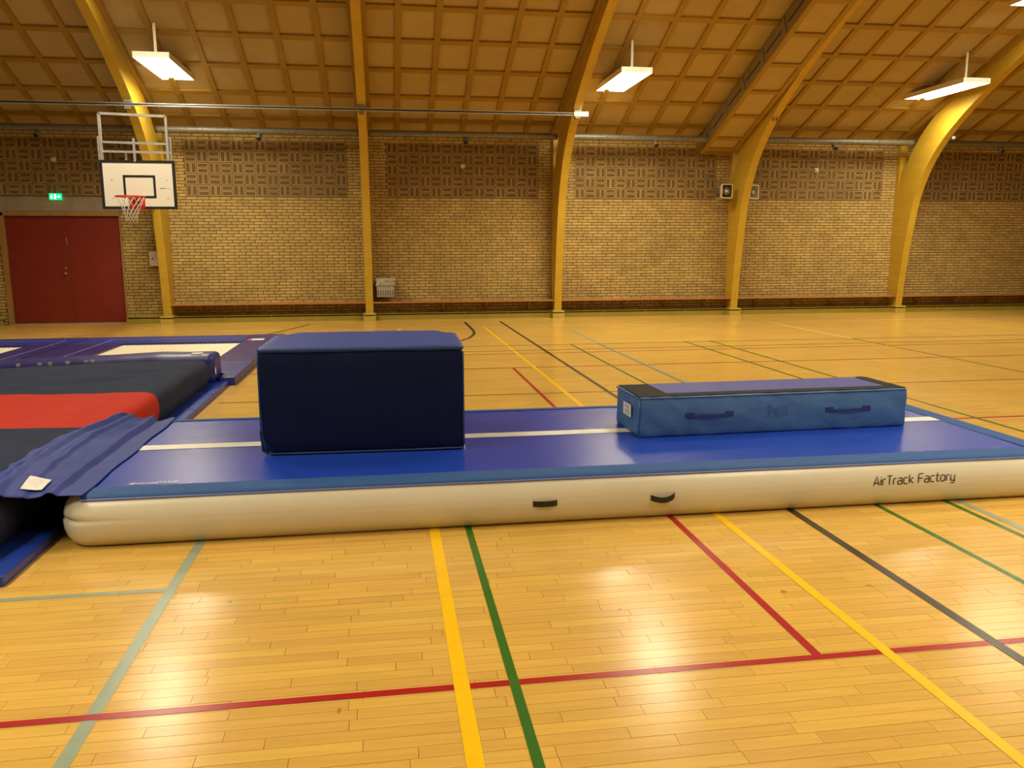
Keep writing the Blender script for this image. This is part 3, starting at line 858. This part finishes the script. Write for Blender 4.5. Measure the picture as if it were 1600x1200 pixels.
# ------------------------------------------------------------------ exit sign, switch box
t = thing('exit_sign', 'green lit exit sign above the red double doors', 'sign', (-6.88, L-.01, 2.712))
bmo('sign_housing', bx((-.122, -.05, -.068), (.122, 0, .068), .004), M['exit'], t)
def fig(poly, nm='pictogram'):
    bm = bmesh.new()
    for P in poly: bm.faces.new([bm.verts.new((x, -.0515, z)) for x, z in P])
    bmo(nm, bm, M['exit_w'], t)
fig([[(-.02, -.05), (.02, -.05), (.02, .05), (-.02, .05)]], 'door_symbol')
fig([[(.04, -.012), (.07, -.012), (.07, -.035), (.105, 0), (.07, .035), (.07, .012), (.04, .012)]], 'arrow_symbol')
fig([[(-.075, .03), (-.06, .03), (-.06, .048), (-.075, .048)], [(-.10, .02), (-.045, .02), (-.05, .008), (-.065, .008), (-.06, -.018), (-.04, -.045), (-.055, -.048), (-.072, -.022), (-.09, -.045), (-.10, -.04), (-.085, -.01), (-.088, .008)]], 'running_figure_symbol')
t = thing('switch_box', 'small pale grey locked box on the bricks left of the hoop arch', 'box', (-4.98, L, 1.40))
bmo('box_body', bx((-.095, -.09, -.16), (.095, 0, .16), .008), M['cream_plastic'], t)
bmo('box_lid', bx((-.085, -.098, -.15), (.085, -.09, .15), .004), M['cream_plastic'], t)
bmo('lock', bx((-.035, -.103, -.02), (-.01, -.098, .02), .002), M['black'], t)

# ------------------------------------------------------------------ basketball hoop
t = thing('basketball_hoop', 'small white basketball backboard with red ring on a galvanised frame, near the red doors', 'basketball hoop', (-4.09, 15.0, 2.69))
def roll(o): o.rotation_euler = (0, math.radians(1.6), 0)
HB_, VB_ = .598, .40
bd = bmo('backboard', bx((-HB_, -.012, -VB_), (HB_, .012, VB_), .002), M['board'], t)
def frame_rect(bm, x0, x1, z0, z1, w, y0, y1):
    box(bm, (x0, y0, z0), (x0+w, y1, z1)); box(bm, (x1-w, y0, z0), (x1, y1, z1))
    box(bm, (x0+w, y0, z0), (x1-w, y1, z0+w)); box(bm, (x0+w, y0, z1-w), (x1-w, y1, z1)); return bm
bo = bmo('border', frame_rect(bmesh.new(), -HB_-.003, HB_+.003, -VB_-.003, VB_+.003, .045, -.016, .016), M['black'], t)
ts = bmo('target_square', frame_rect(bmesh.new(), -.245, .275, -.22, .16, .038, -.0145, -.0122), M['black'], bd)
b_ = bmesh.new()
for (x, z) in ((-.42, .08), (.46, .08), (-.42, -.22), (.46, -.22)): lathe(b_, [(.008, -.012), (.008, -.017), (.002, -.018)], (x, 0, z), 'Y', 8)
bmo('bolt', b_, M['galv'], bd)
bmo('printed_line', (lambda b_: (box(b_, (.34, -.0135, -.062), (.42, -.0122, -.050)), box(b_, (.43, -.0130, -.060), (.52, -.0122, -.055)), b_)[2])(bmesh.new()), M['print'], bd)
b_ = bmesh.new()
frame_pts = [(-.56, .03, .36), (-.56, .03, 1.16), (.50, .03, 1.13), (.50, .03, .36)]
for p, q in zip(frame_pts, frame_pts[1:]): bar(b_, p, q, .04, .04)
bar(b_, (-.56, .03, .70), (.50, .03, .68), .035, .035); bar(b_, (-.60, .05, .55), (.54, .05, .54), .035, .035)
bar(b_, (-.03, .0, .38), (-.03, .0, .76), .035, .035); bar(b_, (-.20, .10, .38), (-.20, .10, .55), .025, .025)
fr = bmo('support_frame', b_, M['steel'], t)
b_ = bmesh.new()
for s in (-.60, .555): bar(b_, (s, .03, .36), (s, .03, .78), .022, .04); bar(b_, (s, .03, .78), (s+(.04 if s < 0 else -.03), .03, .78), .02, .02)
bmo('side_strut', b_, M['steel'], t)
b_ = bmesh.new(); bar(b_, (-.45, .03, .10), (-.66, 3.25, .10), .05, .05); bar(b_, (.40, .03, .10), (-.56, 3.25, .10), .05, .05); bar(b_, (-.45, .03, -.15), (-.66, 3.30, -.15), .05, .05)
box(b_, (-.50, .012, -.3), (-.42, .05, .38)); box(b_, (.38, .012, -.3), (.46, .05, .38))
bmo('wall_arm', b_, M['steel'], t)
RZ, RY, RR = -.215, -.385, .225
b_ = bmesh.new()
cx_ = -.045
tube(b_, [(cx_+RR*math.cos(a), RY+RR*math.sin(a), RZ) for a in [2*math.pi*k_/32 for k_ in range(32)]], .011, 8, closed=True)
bmo('ring', b_, M['hoop'], t, smooth=True)
b_ = bmesh.new(); box(b_, (cx_-.05, -.165, RZ-.03), (cx_+.05, -.015, RZ+.005), .004)
bar(b_, (cx_-.12, -.02, RZ-.16), (cx_-.05, -.17, RZ-.01), .015, .03); bar(b_, (cx_+.12, -.02, RZ-.16), (cx_+.05, -.17, RZ-.01), .015, .03); box(b_, (cx_-.13, -.025, RZ-.20), (cx_+.13, -.013, RZ+.01))
bmo('ring_bracket', b_, M['hoop'], t)
b_ = bmesh.new(); n = 12; lev = [(RR-.005, 0), (.185, -.09), (.145, -.17), (.115, -.24), (.095, -.30), (.088, -.36), (.092, -.41)]
def npnt(k_, l, off): a = 2*math.pi*(k_+off)/n; return (cx_+lev[l][0]*math.cos(a), RY+lev[l][0]*math.sin(a), RZ+lev[l][1])
for k_ in range(n):
    for s in (1, -1):
        tube(b_, [npnt(k_, l, s*.5*l) for l in range(len(lev))], .0042, 5)
bmo('net', b_, M['net'], t, smooth=True)

# ================================================================== gym equipment
# ---- inflatable track
TX0, TX1, TY0, TY1, TZ = -1.69, 4.36, 4.62, 6.68, .300
t = thing('inflatable_track', 'long blue-topped inflatable tumbling track with a cream grey side lying across the floor', 'tumbling track', ((TX0+TX1)/2, (TY0+TY1)/2, 0))
tx, ty = (TX0+TX1)/2, (TY0+TY1)/2
hx0, hx1, hy = TX0-.11-tx, TX1+.05-tx, (TY1-TY0)/2
prof = [(-.075, 0), (-.03, .004), (-.002, .028), (.020, .06), (.032, .10), (.035, .135), (.035, .150), (.034, .158), (.0335, .165), (.033, .172), (.032, .18), (.026, .205), (.013, .24), (-.006, .268), (-.030, .288), (-.075, .298)]
Rc = .15
def foot(off, n=10):
    pts = []
    x0_, x1_, y0_, y1_ = hx0-off, hx1+off, -hy-off, hy+off
    R2 = Rc+off
    def addline(p, q, m_):
        for i in range(m_): pts.append((p[0]+(q[0]-p[0])*i/m_, p[1]+(q[1]-p[1])*i/m_))
    def arc_(cx, cy, a0):
        for i in range(n): a = math.radians(a0+90*i/n); pts.append((cx+R2*math.cos(a), cy+R2*math.sin(a)))
    arc_(x0_+R2, y0_+R2, 180); addline((x0_+R2, y0_), (x1_-R2, y0_), 40)
    arc_(x1_-R2, y0_+R2, 270); addline((x1_, y0_+R2), (x1_, y1_-R2), 14)
    arc_(x1_-R2, y1_-R2, 0); addline((x1_-R2, y1_), (x0_+R2, y1_), 40)
    arc_(x0_+R2, y1_-R2, 90); addline((x0_, y1_-R2), (x0_, y0_+R2), 14)
    return pts
bm = bmesh.new(); rings = []
for off, z in prof:
    ring = []
    for (x, y) in foot(off):
        # tucked creases at the corners
        cr_ = 0
        for cxx in (hx0,):
            d_ = math.hypot(x-cxx, y+hy)
            if d_ < .24: cr_ += math.exp(-((z-.165)/.010)**2)*.018*(1-d_/.24)
        w_ = noise.noise(Vector((x*1.3, y*1.3, z*4)))*.006
        nx_ = -1 if x < hx0+.1 else (1 if x > hx1-.1 else 0); ny_ = -1 if y < 0 else 1
        ring.append(bm.verts.new((x - nx_*cr_ + nx_*w_, y - ny_*(cr_ if nx_ else cr_) + (ny_*w_ if z > .01 else 0), z)))
    rings.append(ring)
for a, b in zip(rings, rings[1:]):
    n = len(a)
    for k_ in range(n): bm.faces.new((a[k_], a[(k_+1) % n], b[(k_+1) % n], b[k_]))
bm.faces.new(rings[0][::-1]); bm.faces.new(rings[-1])
bmo('air_body', bm, M['pvc'], t, smooth=True)
def strip_mesh(name, prof_yz, x0, x1, mt, nx=60, label=None, par=None):
    V, F = [], []
    for i in range(nx+1):
        x = x0+(x1-x0)*i/nx
        for (y, z) in prof_yz: V.append((x, y, z + .0012*noise.noise(Vector((x*2, y*3, 0)))))
    m_ = len(prof_yz)
    for i in range(nx):
        for j in range(m_-1): F.append((i*m_+j, i*m_+j+1, (i+1)*m_+j+1, (i+1)*m_+j))
    o = pydata(name, V, F, mt, par or t, label, smooth=True); return o
ax0, ax1 = TX0-tx, TX1-tx
strip_mesh('top_sheet', [(-hy+.10, .302), (-.5, .304), (0, .3045), (.5, .304), (hy-.10, .302)], ax0-.03, ax1-.10, M['track_top'])
strip_mesh('edge_band', [(-hy+.006, .280), (-hy+.010, .291), (-hy+.028, .3005), (-hy+.06, .3055), (-hy+.155, .3065)], ax0-.005, ax1+.03, M['band'], label='mid-blue webbing band along the front edge')
strip_mesh('edge_piping', [(-hy+.001, .274), (-hy+.001, .279), (-hy+.006, .283)], ax0-.005, ax1+.03, M['pad_line'])
strip_mesh('edge_band', [(hy-.11, .3065), (hy-.06, .3055), (hy-.015, .3005), (hy+.012, .288), (hy+.022, .272)], ax0-.005, ax1+.03, M['band'], label='mid-blue webbing band along the back edge')
V = []; F = []
for i in range(31):
    y = -hy+.0+(2*hy)*i/30
    for (x, z) in ((ax1-.12, .3068), (ax1-.02, .3062), (ax1+.03, .3045), (ax1+.06, .296), (ax1+.078, .272)): V.append((x, y, z))
for i in range(30):
    for j in range(4): F.append((i*5+j, (i+1)*5+j, (i+1)*5+j+1, i*5+j+1))
pydata('edge_band', V, F, M['band'], t, 'mid-blue webbing band along the right end', smooth=True)
strip_mesh('centre_stripe', [(5.640-ty, .3068), (5.705-ty, .307), (5.77-ty, .3068)], ax0, ax1-.12, M['stripe'])
# handles on the front
def handle(x0, x1, z, sag, par, mt, y0, out=.02, h=.034, name='handle', tilt=0):
    V, F = [], []; n = 12
    for i in range(n+1):
        u = i/n; x = x0+(x1-x0)*u; o_ = out*math.sin(math.pi*u)**.6; zz = z - sag*math.sin(math.pi*u) + tilt*(u-.5)
        for (dyy, dz) in ((0, -h/2), (0, h/2), (.006, h/2), (.006, -h/2)): V.append((x, y0-o_+dyy, zz+dz))
    for i in range(n):
        for j in range(4): F.append((4*i+j, 4*i+(j+1) % 4, 4*i+4+(j+1) % 4, 4*i+4+j))
    F += [(0, 1, 2, 3), (4*n+3, 4*n+2, 4*n+1, 4*n)]
    return pydata(name, V, F, mt, par)
handle(.825-tx, .975-tx, .142, 0, t, M['black'], -hy-.036)
handle(1.555-tx, 1.705-tx, .147, .014, t, M['black'], -hy-.036, .03, tilt=.008)
# lettering on the side
G = {'A': ([[(0, 0), (.32, 1), (.64, 0)], [(.1, .28), (.54, .28)]], .64), 'i': ([[(0, 0), (0, .68)], [(0, .84), (0, .96)]], .0),
     'r': ([[(0, 0), (0, .55), (.1, .68), (.32, .68)]], .30), 'T': ([[(0, 1), (.62, 1)], [(.31, 1), (.31, 0)]], .58),
     'a': ([[(.06, .68), (.42, .68), (.5, .6), (.5, 0), (.08, 0), (0, .08), (0, .28), (.08, .38), (.5, .38)]], .5),
     'c': ([[(.46, .68), (.1, .68), (0, .58), (0, .1), (.1, 0), (.46, 0)]], .46), 'k': ([[(0, 0), (0, 1)], [(.44, .68), (.08, .34), (.48, 0)]], .46),
     'F': ([[(0, 0), (0, .92), (.08, 1), (.56, 1)], [(0, .5), (.48, .5)]], .54), 't': ([[(.12, 1), (.12, .1), (.22, 0), (.4, 0)], [(0, .68), (.38, .68)]], .36),
     'o': ([[(.1, 0), (.4, 0), (.5, .1), (.5, .58), (.4, .68), (.1, .68), (0, .58), (0, .1), (.1, 0)]], .5),
     'y': ([[(0, .68), (0, .1), (.1, 0), (.48, 0)], [(.48, .68), (.48, -.18), (.38, -.28), (.04, -.28)]], .48)}
CH_ = []; cxp = 0
for ch in 'AirTrack Factory':
    if ch == ' ': cxp += .42; continue
    g, w_ = G[ch]
    for pl in g: CH_.append([(x+cxp, y) for x, y in pl])
    cxp += w_+.20
hL = .575/cxp
yf_ = -hy-.0365
def place_txt(x, y):
    return (3.019-tx + x, yf_ + (0 if y > -.01 else .001), .148 + y + .012*(x/.575))
strokes(CH_, M['ink'], 'printed_lettering', t, hL, .0062, place_txt, 'black lettering AirTrack Factory')
# small white lettering on top near the left corner
tc_ = bpy.data.curves.new('brand', 'FONT'); tc_.body = 'SportsDWF'; tc_.size = .055; tc_.shear = .35
to_ = bpy.data.objects.new('brand', tc_); COL.objects.link(to_)
bpy.context.view_layer.update()
me = bpy.data.meshes.new_from_object(to_.evaluated_get(bpy.context.evaluated_depsgraph_get())); bpy.data.objects.remove(to_)
o = link('printed_lettering', me, M['stripe'], t, 'small white lettering near the left corner', (-1.50-tx, 4.805-ty, .3066))
o.data.materials.clear(); o.data.materials.append(M['stripe'])

# ---- big block
def wr(amp, sc, seed):
    def fn(p, o): return p + o*amp*noise.noise(Vector((p.x*sc+seed, p.y*sc, p.z*sc)))
    return fn
t = thing('foam_block', 'large dark navy foam vaulting block standing on the track', 'foam block', (-.155, 5.83, .308), None, math.radians(-1.5))
hw, hd, H = .662, .49, .70
def blockfn(p, o):
    q = p.copy()
    u = (p.x/hw); v = p.z/H
    if o.y < -.3: q.y -= .014*(1-u*u)*math.sin(math.pi*min(1, max(0, v)))   # belly of the front
    if abs(u) > .8: q.x += .018*(1 if u > 0 else -1)*(v-.5)*(.0 if u > 0 else 1.0)
    q += o*.005*noise.noise(Vector((p.x*6, p.y*6, p.z*6)))
    if v < .2 and u < -.8: q.x += .035*(1-v/.2)
    return q
Vb, Fb = soft((-hw, -hd, 0), (hw, hd, H-.02), .035, .06, blockfn)
def split(V, F, test):
    A = [f for f in F if test(sum((Vector(V[i]) for i in f), Vector())/4)]; s = set(A); Bf = [f for f in F if f not in s]
    out = []
    for G_ in (A, Bf):
        used = sorted({i for f in G_ for i in f}); mm = {u: n_ for n_, u in enumerate(used)}
        out.append(([V[u] for u in used], [tuple(mm[i] for i in f) for f in G_]))
    return out
(fv, ff), (ov, of_) = split(Vb, Fb, lambda c: c.y < -hd+.012)
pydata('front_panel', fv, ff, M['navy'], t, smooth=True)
pydata('side_cover', ov, of_, M['piping'], t, 'mid-blue sides of the block', smooth=True)
def lidfn(p, o):
    q = p + o*.004*noise.noise(Vector((p.x*5, p.y*5, 3)))
    cxr = max(0, abs(p.x)-hw+.16)/.16; cyr = max(0, p.y-hd+.2)/.2
    q.z -= .05*(cxr*cyr)**1.5
    if cyr > 0 and cxr > 0: q.x -= .05*cxr*cyr*(1 if p.x > 0 else -1)
    return q
Vb, Fb = soft((-hw-.002, -hd-.006, H-.035), (hw+.002, hd, H+.006), .03, .05, lidfn, flatbottom=False)
(tv, tf), (sv, sf) = split(Vb, Fb, lambda c: c.z > H-.016 and c.y > -hd-.001)
pydata('top_panel', tv, tf, M['lit_block_top'], t, 'indigo top of the block, painted lighter as lit from above', smooth=True)
pydata('top_hem', sv, sf, M['piping'], t, smooth=True)
b_ = bmesh.new()
for s in (-1, 1): tube(b_, [(s*(hw-.004)+(.035*(1-z/.15) if s < 0 and z < .15 else 0), -hd+.008, z) for z in (.01, .08, .15, .3, .45, .6, .66)], .007, 6)
tube(b_, [(-hw+.035, -hd+.002, .008), (-.3, -hd-.002, .008), (.3, -hd-.002, .008), (hw-.004, -hd+.004, .010)], .006, 6)
bmo('corner_piping', b_, M['piping'], t, smooth=True)
b_ = bmesh.new()
V = [(-hw-.002, -hd+.03, .02), (-hw+.075, -hd-.003, .015), (-hw-.006, -hd-.0, .17), (-hw+.03, -hd+.01, .0)]
pydata('loose_corner', V, [(0, 3, 1, 2), (0, 2, 1)], M['piping'], t)
b_ = bmesh.new(); tube(b_, [(hw-.004, -hd+.0, .015), (hw+.004, -hd-.004, -.0), (hw-.002, -hd-.008, .03)], .003, 5); bmo('torn_thread', b_, M['paper'], t)

# ---- long beam
t = thing('foam_beam', 'long low steel-blue foam beam with a black-edged top lying on the right half of the track', 'foam beam', (1.745, 5.445, .308), None, math.radians(1.6))
bl, bdp, bh = 2.10, .53, .292
def beamfn(p, o):
    q = p.copy()
    if o.y < -.2 or o.x < -.2:
        dpt = noise.noise(Vector((p.x*7+p.z*9, p.z*4, p.y*6)))*.008 + noise.noise(Vector((p.x*18+p.z*20, p.z*7, 2)))*.003
        q += o*dpt
        if o.y < -.2: q.y -= .012*math.sin(math.pi*max(0, min(1, p.z/bh)))
    return q
Vb, Fb = soft((0, 0, 0), (bl, bdp, bh-.004), .018, .035, beamfn)
pydata('cover', Vb, Fb, M['sky_blue'], t, smooth=True)
zt = bh+.001
bmo('velcro_strip', bx((.0, .012, bh-.006), (bl-.01, .115, zt), .002), M['velcro'], t, 'black strip along the front of the top')
bmo('velcro_strip', bx((.01, .115, bh-.006), (.24, bdp-.01, zt), .002), M['velcro'], t, 'black strip across the left end of the top')
bmo('carpet_top', bx((.24, .115, bh-.006), (bl-.12, bdp-.005, zt), .002), M['lilac'], t, 'indigo top panel')
b_ = bmesh.new(); V = []; F = []
sec = [(bl-.12, zt+.003), (bl-.04, zt+.003), (bl+.006, zt-.004), (bl+.03, zt-.04), (bl+.05, .17), (bl+.065, .09)]
for i in range(9):
    y = .10 + (bdp-.11)*i/8
    for (x, z) in sec: V.append((x + .006*math.sin(i*1.3)*(zt-z)/.2, y, z))
for i in range(8):
    for j in range(len(sec)-1): F.append((i*6+j, i*6+j+1, (i+1)*6+j+1, (i+1)*6+j))
pydata('velcro_flap', V, F, M['velcro'], t, 'black flap hanging over the right end', smooth=True)
b_ = bmesh.new(); tube(b_, [(.01+.26*i/3*0, 0, 0) for i in range(2)], .001, 3) if False else None
tube(b_, [(x, -.003, bh-.012) for x in (.0, .5, 1.0, 1.5, 2.08)], .006, 6); tube(b_, [(-.003, y, bh-.012) for y in (0, .2, .4, .52)], .006, 6)
tube(b_, [(-.002, .004, z) for z in (.02, .15, .28)], .006, 6)
bmo('seam_piping', b_, M['sky_blue'], t, smooth=True)
for (x0, x1, tl) in ((.345, .70, .004), (1.43, 1.785, .006)):
    h_ = handle(x0, x1, .147, .004, t, M['dark_strap'], -.014, .02, .020, tilt=tl)
    for xx in (x0, x1-.055): bmo('handle_patch', bx((xx-.005, -.019, .132), (xx+.06, -.0125, .170), .002), M['dark_strap'], h_)
PG = [[(0, 0), (.05, 1), (.32, .92), (.42, .7), (.3, .52), (.06, .48)], [(-.14, .8), (.05, 1)], [(1.02, .85), (.8, .9), (.62, .5), (.72, .1), (.98, .08), (1.02, .42), (.84, .42)], [(1.3, .95), (1.3, .3), (1.42, .1), (1.62, .15), (1.68, 1.0)]]
strokes(PG, M['felt'], 'felt_pen_letters', t, .088, .0035, lambda x, y: (.97+x, -.0235, .112+y), 'letters PGU in dark felt pen')
lb = bmo('care_label', bx((-.0115, .155, .115), (-.0085, .33, .205)), M['paper'], t, 'white label on the left end')
b_ = bmesh.new()
for i, (y0, y1, z) in enumerate(((.19, .30, .188), (.20, .30, .176), (.19, .27, .160), (.20, .30, .150), (.18, .30, .138), (.19, .29, .128))): box(b_, (-.0122, y0, z-.002), (-.0116, y1, z+.002))
bmo('label_print', b_, M['print'], lb)

# ---- landing mat (charcoal - red - charcoal)
t = thing('landing_mat', 'thick charcoal landing mat with a broad red band at the left', 'mat', (-3.9, 7.0, .055))
MX1 = -2.06+3.9
def matfn(p, o):
    q = p.copy()
    if o.z > .2 or p.z > .25:
        q.z += .012*noise.noise(Vector((p.x*1.1, p.y*1.1, 4))) + .007*noise.noise(Vector((p.x*3+p.y*2, p.y*3-p.x, 1)))
        # pull creases
        for (cx, cy, ax, l_, s_) in ((.9, 1.45, .25, .45, .045), (.45, 1.10, .55, .35, .045), (1.25, 1.95, .1, .3, .035), (-.5, 1.9, .35, .4, .040), (-.1, 1.35, .35, .35, .035), (.15, .25, .3, .22, .012)):
            dx, dy2 = p.x-cx, p.y-cy; u = dx*math.cos(ax)+dy2*math.sin(ax); v = -dx*math.sin(ax)+dy2*math.cos(ax)
            q.z -= s_*math.exp(-(u/l_)**2-(v/(.11 if s_ > .015 else .06))**2)
    sx = min(1, max(0, (1.2-p.x)/1.8)); sy_ = min(1, max(0, (p.y-1.3)/1.6))
    if p.z > .15: q.z -= .055*sx*sy_
    if o.x > .2: q.x += .014*noise.noise(Vector((p.y*2, p.z*4, 0)))
    return q
Vb, Fb = soft((-2.0, -2.75, 0), (MX1, 2.92, .305), .115, .045, matfn)
r0, r1 = -.80, .70
(rv, rf), (cv, cf) = split(Vb, Fb, lambda c: r0 < c.y < r1)
(av, af), (nv, nf) = split(cv, cf, lambda c: c.y > 0)
pydata('charcoal_section', av, af, M['char'], t, 'charcoal far section', smooth=True)
pydata('red_section', rv, rf, M['redfab'], t, 'broad red middle section', smooth=True)
pydata('charcoal_section', nv, nf, M['char'], t, 'charcoal near section', smooth=True)

# ---- bolster behind it
t = thing('padded_bolster', 'indigo padded bolster with white clips between the landing mat and the trampolines', 'pad', (-3.9, 10.20, .06))
def bolfn(p, o):
    q = wr(.012, 3, 5)(p, o); sx = min(1, max(0, (1.2-p.x)/1.8))
    if p.z > .15: q.z -= .055*sx
    return q
Vb, Fb = soft((-2.6, -.22, 0), (1.87, .24, .335), .07, .09, bolfn)
(av, af), (nv, nf) = split(Vb, Fb, lambda c: c.x < 1.80)
pydata('pad_body', av, af, M['pad'], t, smooth=True)
pydata('end_cap', nv, nf, M['pad_blue'], t, 'deep blue end cap', smooth=True)
b_ = bmesh.new()
for x in (-.95, -.72, -.5, -.28, -.05, .06, .25, .45, .52):
    zc = .31-.055*min(1, max(0, (1.2-x)/1.8)); box(b_, (x-.022, -.215, zc-.02), (x+.022, -.19, zc+.012))
bmo('clip', b_, M['steel'], t)
bmo('white_tag', bx((1.60, -.16, .336), (1.72, -.05, .346)), M['paper'], t); 
pydata('white_tag', [(1.868, -.20, .16), (1.872, -.20, .10), (1.872, -.14, .10), (1.868, -.14, .19)], [(0, 1, 2, 3)], M['paper'], t)

# ---- side mats under the landing mat
SM = [(4.13, 6.22, 'near-left blue floor mat strip whose corner is at the left edge of the photo'), (6.225, 8.36, 'blue floor mat strip beside the red band of the landing mat'),
      (8.365, 9.24, 'short blue floor mat strip beside the charcoal landing mat'), (9.245, 10.40, 'blue floor mat strip at the far corner of the landing mat')]
for i, (y0, y1, lb_) in enumerate(SM):
    t = thing('floor_mat', lb_, 'mat', (-1.90, y0, 0), 'blue floor mats along the landing mat')
    bm = bx((-4.0, 0, 0), (0, y1-y0, .055), .008); bmo('mat_body', bm, M['vinyl'], t)
    b_ = bmesh.new(); bar(b_, (-.35, .006, .056), (-.012, .006, .056), .006, .004); bmo('edge_seam', b_, M['pad_line'], t)

# ---- trampolines
TP = .100
def tramp(x0, x1, label, y0=10.8, y1=14.05, rp=.55):
    cx = (x0+x1)/2; w = (x1-x0)/2
    t = thing('trampoline', label, 'trampoline', (cx, (y0+y1)/2, 0), 'floor-level trampolines')
    h_ = (y1-y0)/2
    bmo('bed', bx((-w, -h_, TP-.035), (w, h_, TP-.030)), M['bed'], t)
    b_ = bmesh.new()
    po = .845
    bmo('frame', frame3(w-.22, h_+.03-.25, .21, 0, TP-.036), M['black'], t)
    for (a, b) in (((-w-po, -h_-.3, TP-.03), (-w, h_+.02, TP)), ((w, -h_-.3, TP-.03), (w+rp, h_+.02, TP))):
        if b[0]-a[0] < .05: continue
        bmo('side_pad', bx(a, b, .010), M['pad'], t)
    bmo('end_pad', bx((-w-po, h_+.02, TP-.03), (w+max(rp, 0), h_+1.05, TP), .010), M['pad_blue'], t)
    bmo('bed_hem', bx((-w-.01, h_-.02, TP-.03), (w+.01, h_+.02, TP-.012)), M['pad_blue'], t)
    b_ = bmesh.new()
    for s in ((-1, 1) if rp else (-1,)):
        xx = s*(w+.34)
        box(b_, (xx-.012, -h_-.2, TP), (xx+.012, h_+.62, TP+.003))
    box(b_, (-w-.34, h_+.60, TP), (w+(.34 if rp else -.05), h_+.63, TP+.003))
    bmo('piping', b_, M['pad_line'], t, 'pale blue piping')
    b_ = bmesh.new()
    for k_ in range(26): xx = -w+.04+(2*w-.08)*k_/25; bar(b_, (xx, h_-.03, TP-.026), (xx, h_+.03, TP-.018), .012, .006)
    bmo('springs', b_, M['steel'], t)
    return t
def frame3(w, h, wd, z0, z1):
    bm = bmesh.new()
    box(bm, (-w-wd, -h-wd, z0), (-w, h+wd, z1)); box(bm, (w, -h-wd, z0), (w+wd, h+wd, z1))
    box(bm, (-w, h, z0), (w, h+wd, z1)); box(bm, (-w, -h-wd, z0), (w, -h, z1)); return bm
tramp(-4.26, -2.39, 'trampoline with the cream bed, directly behind the landing mat', rp=0)
tramp(-7.55, -5.69, 'trampoline cut off by the left edge, in front of the red doors')
t = thing('edge_mat', 'indigo edge mat with a red and white sticker, left of the big foam block', 'mat', (-1.83, 10.0, 0))
for (y0, y1) in ((.50, 1.50), (1.505, 3.4), (3.405, 5.15)):
    bmo('mat_section', bx((-.555, y0, 0), (0, y1, .100), .012), M['pad'] if y0 > 1 else M['pad_blue'], t)
bmo('mat_section', bx((-.185, .12, 0), (0, .495, .100), .012), M['pad_blue'], t)
b_ = bmesh.new(); box(b_, (-.50, 4.18, .100), (-.44, 4.40, .103)); bmo('sticker_end', b_, M['redprint'], t, 'red end of the sticker')
bmo('sticker', bx((-.44, 4.18, .100), (-.24, 4.40, .103)), M['paper'], t, 'white sticker')

# ---- draped blue sheet between track and landing mat
t_ = None
NU, NV = 60, 90
V, F = [], []
folds = [(.34, .034, .07), (.60, .020, .05), (.80, .042, .09)]
for j in range(NV+1):
    v = j/NV
    for i in range(NU+1):
        u = i/NU           # 0 at track side, 1 at mat side
        wid = .50 + .05*math.sin(v*3.0) - .10*max(0, v-.7)/.3 + 0*math.sin(v*31) + .02*noise.noise(Vector((v*12, 0, 0)))
        x = -1.672 - u*wid + .006*math.sin(v*17)*(1-u)
        yend = 6.72 - .34*u - .09*abs(((u*3.2+.25) % 1)-.5)*2
        ystart = 4.60 - .05*u + .02*math.sin(u*6)
        y = ystart + (yend-ystart)*v
        z = .312 + .072*min(1, max(0, u-.25)/.4)
        for (fu, fh, fw) in folds:
            fu2 = fu + .03*math.sin(v*3+fu*9)
            z += fh*max(0, 1-abs(u-fu2)/fw)*(.45+.55*v)
        z += (.006*noise.noise(Vector((x*9, y*5, 0))) + .014*max(0, u-.5)*2*noise.noise(Vector((x*6, y*9, 3))))*min(1, u*5)
        if v < .10 and u > .3: z -= .05*(1-v/.10)*math.sin(math.pi*min(1, (u-.3)/.7))
        V.append((x, y, max(z, .3095)))
for j in range(NV):
    for i in range(NU):
        a = j*(NU+1)+i; F.append((a, a+NU+1, a+NU+2, a+1))
o = pydata('cover_sheet', V, F, M['sheet'], smooth=True)
md = o.modifiers.new('thickness', 'SOLIDIFY'); md.thickness = .003; md.offset = 1
o['label'] = 'crumpled blue nylon sheet bridging the landing mat and the track'; o['category'] = 'sheet'
def on_sheet(i, j): return Vector(V[j*(NU+1)+i]) + Vector((0, 0, .015))
P = [[on_sheet(i, j) for i in (26, 29, 33, 37)] for j in (3, 6, 9)]
vv = [tuple(p) for row in P for p in row]; ff = []
for j in range(2):
    for i in range(3): a = j*4+i; ff.append((a, a+4, a+5, a+1))
pydata('sewn_label', vv, ff, M['paper'], o, 'white label near the front corner')
print('panels', npan, 'solo boards', len(solo), 'bricks', len(bsolo))
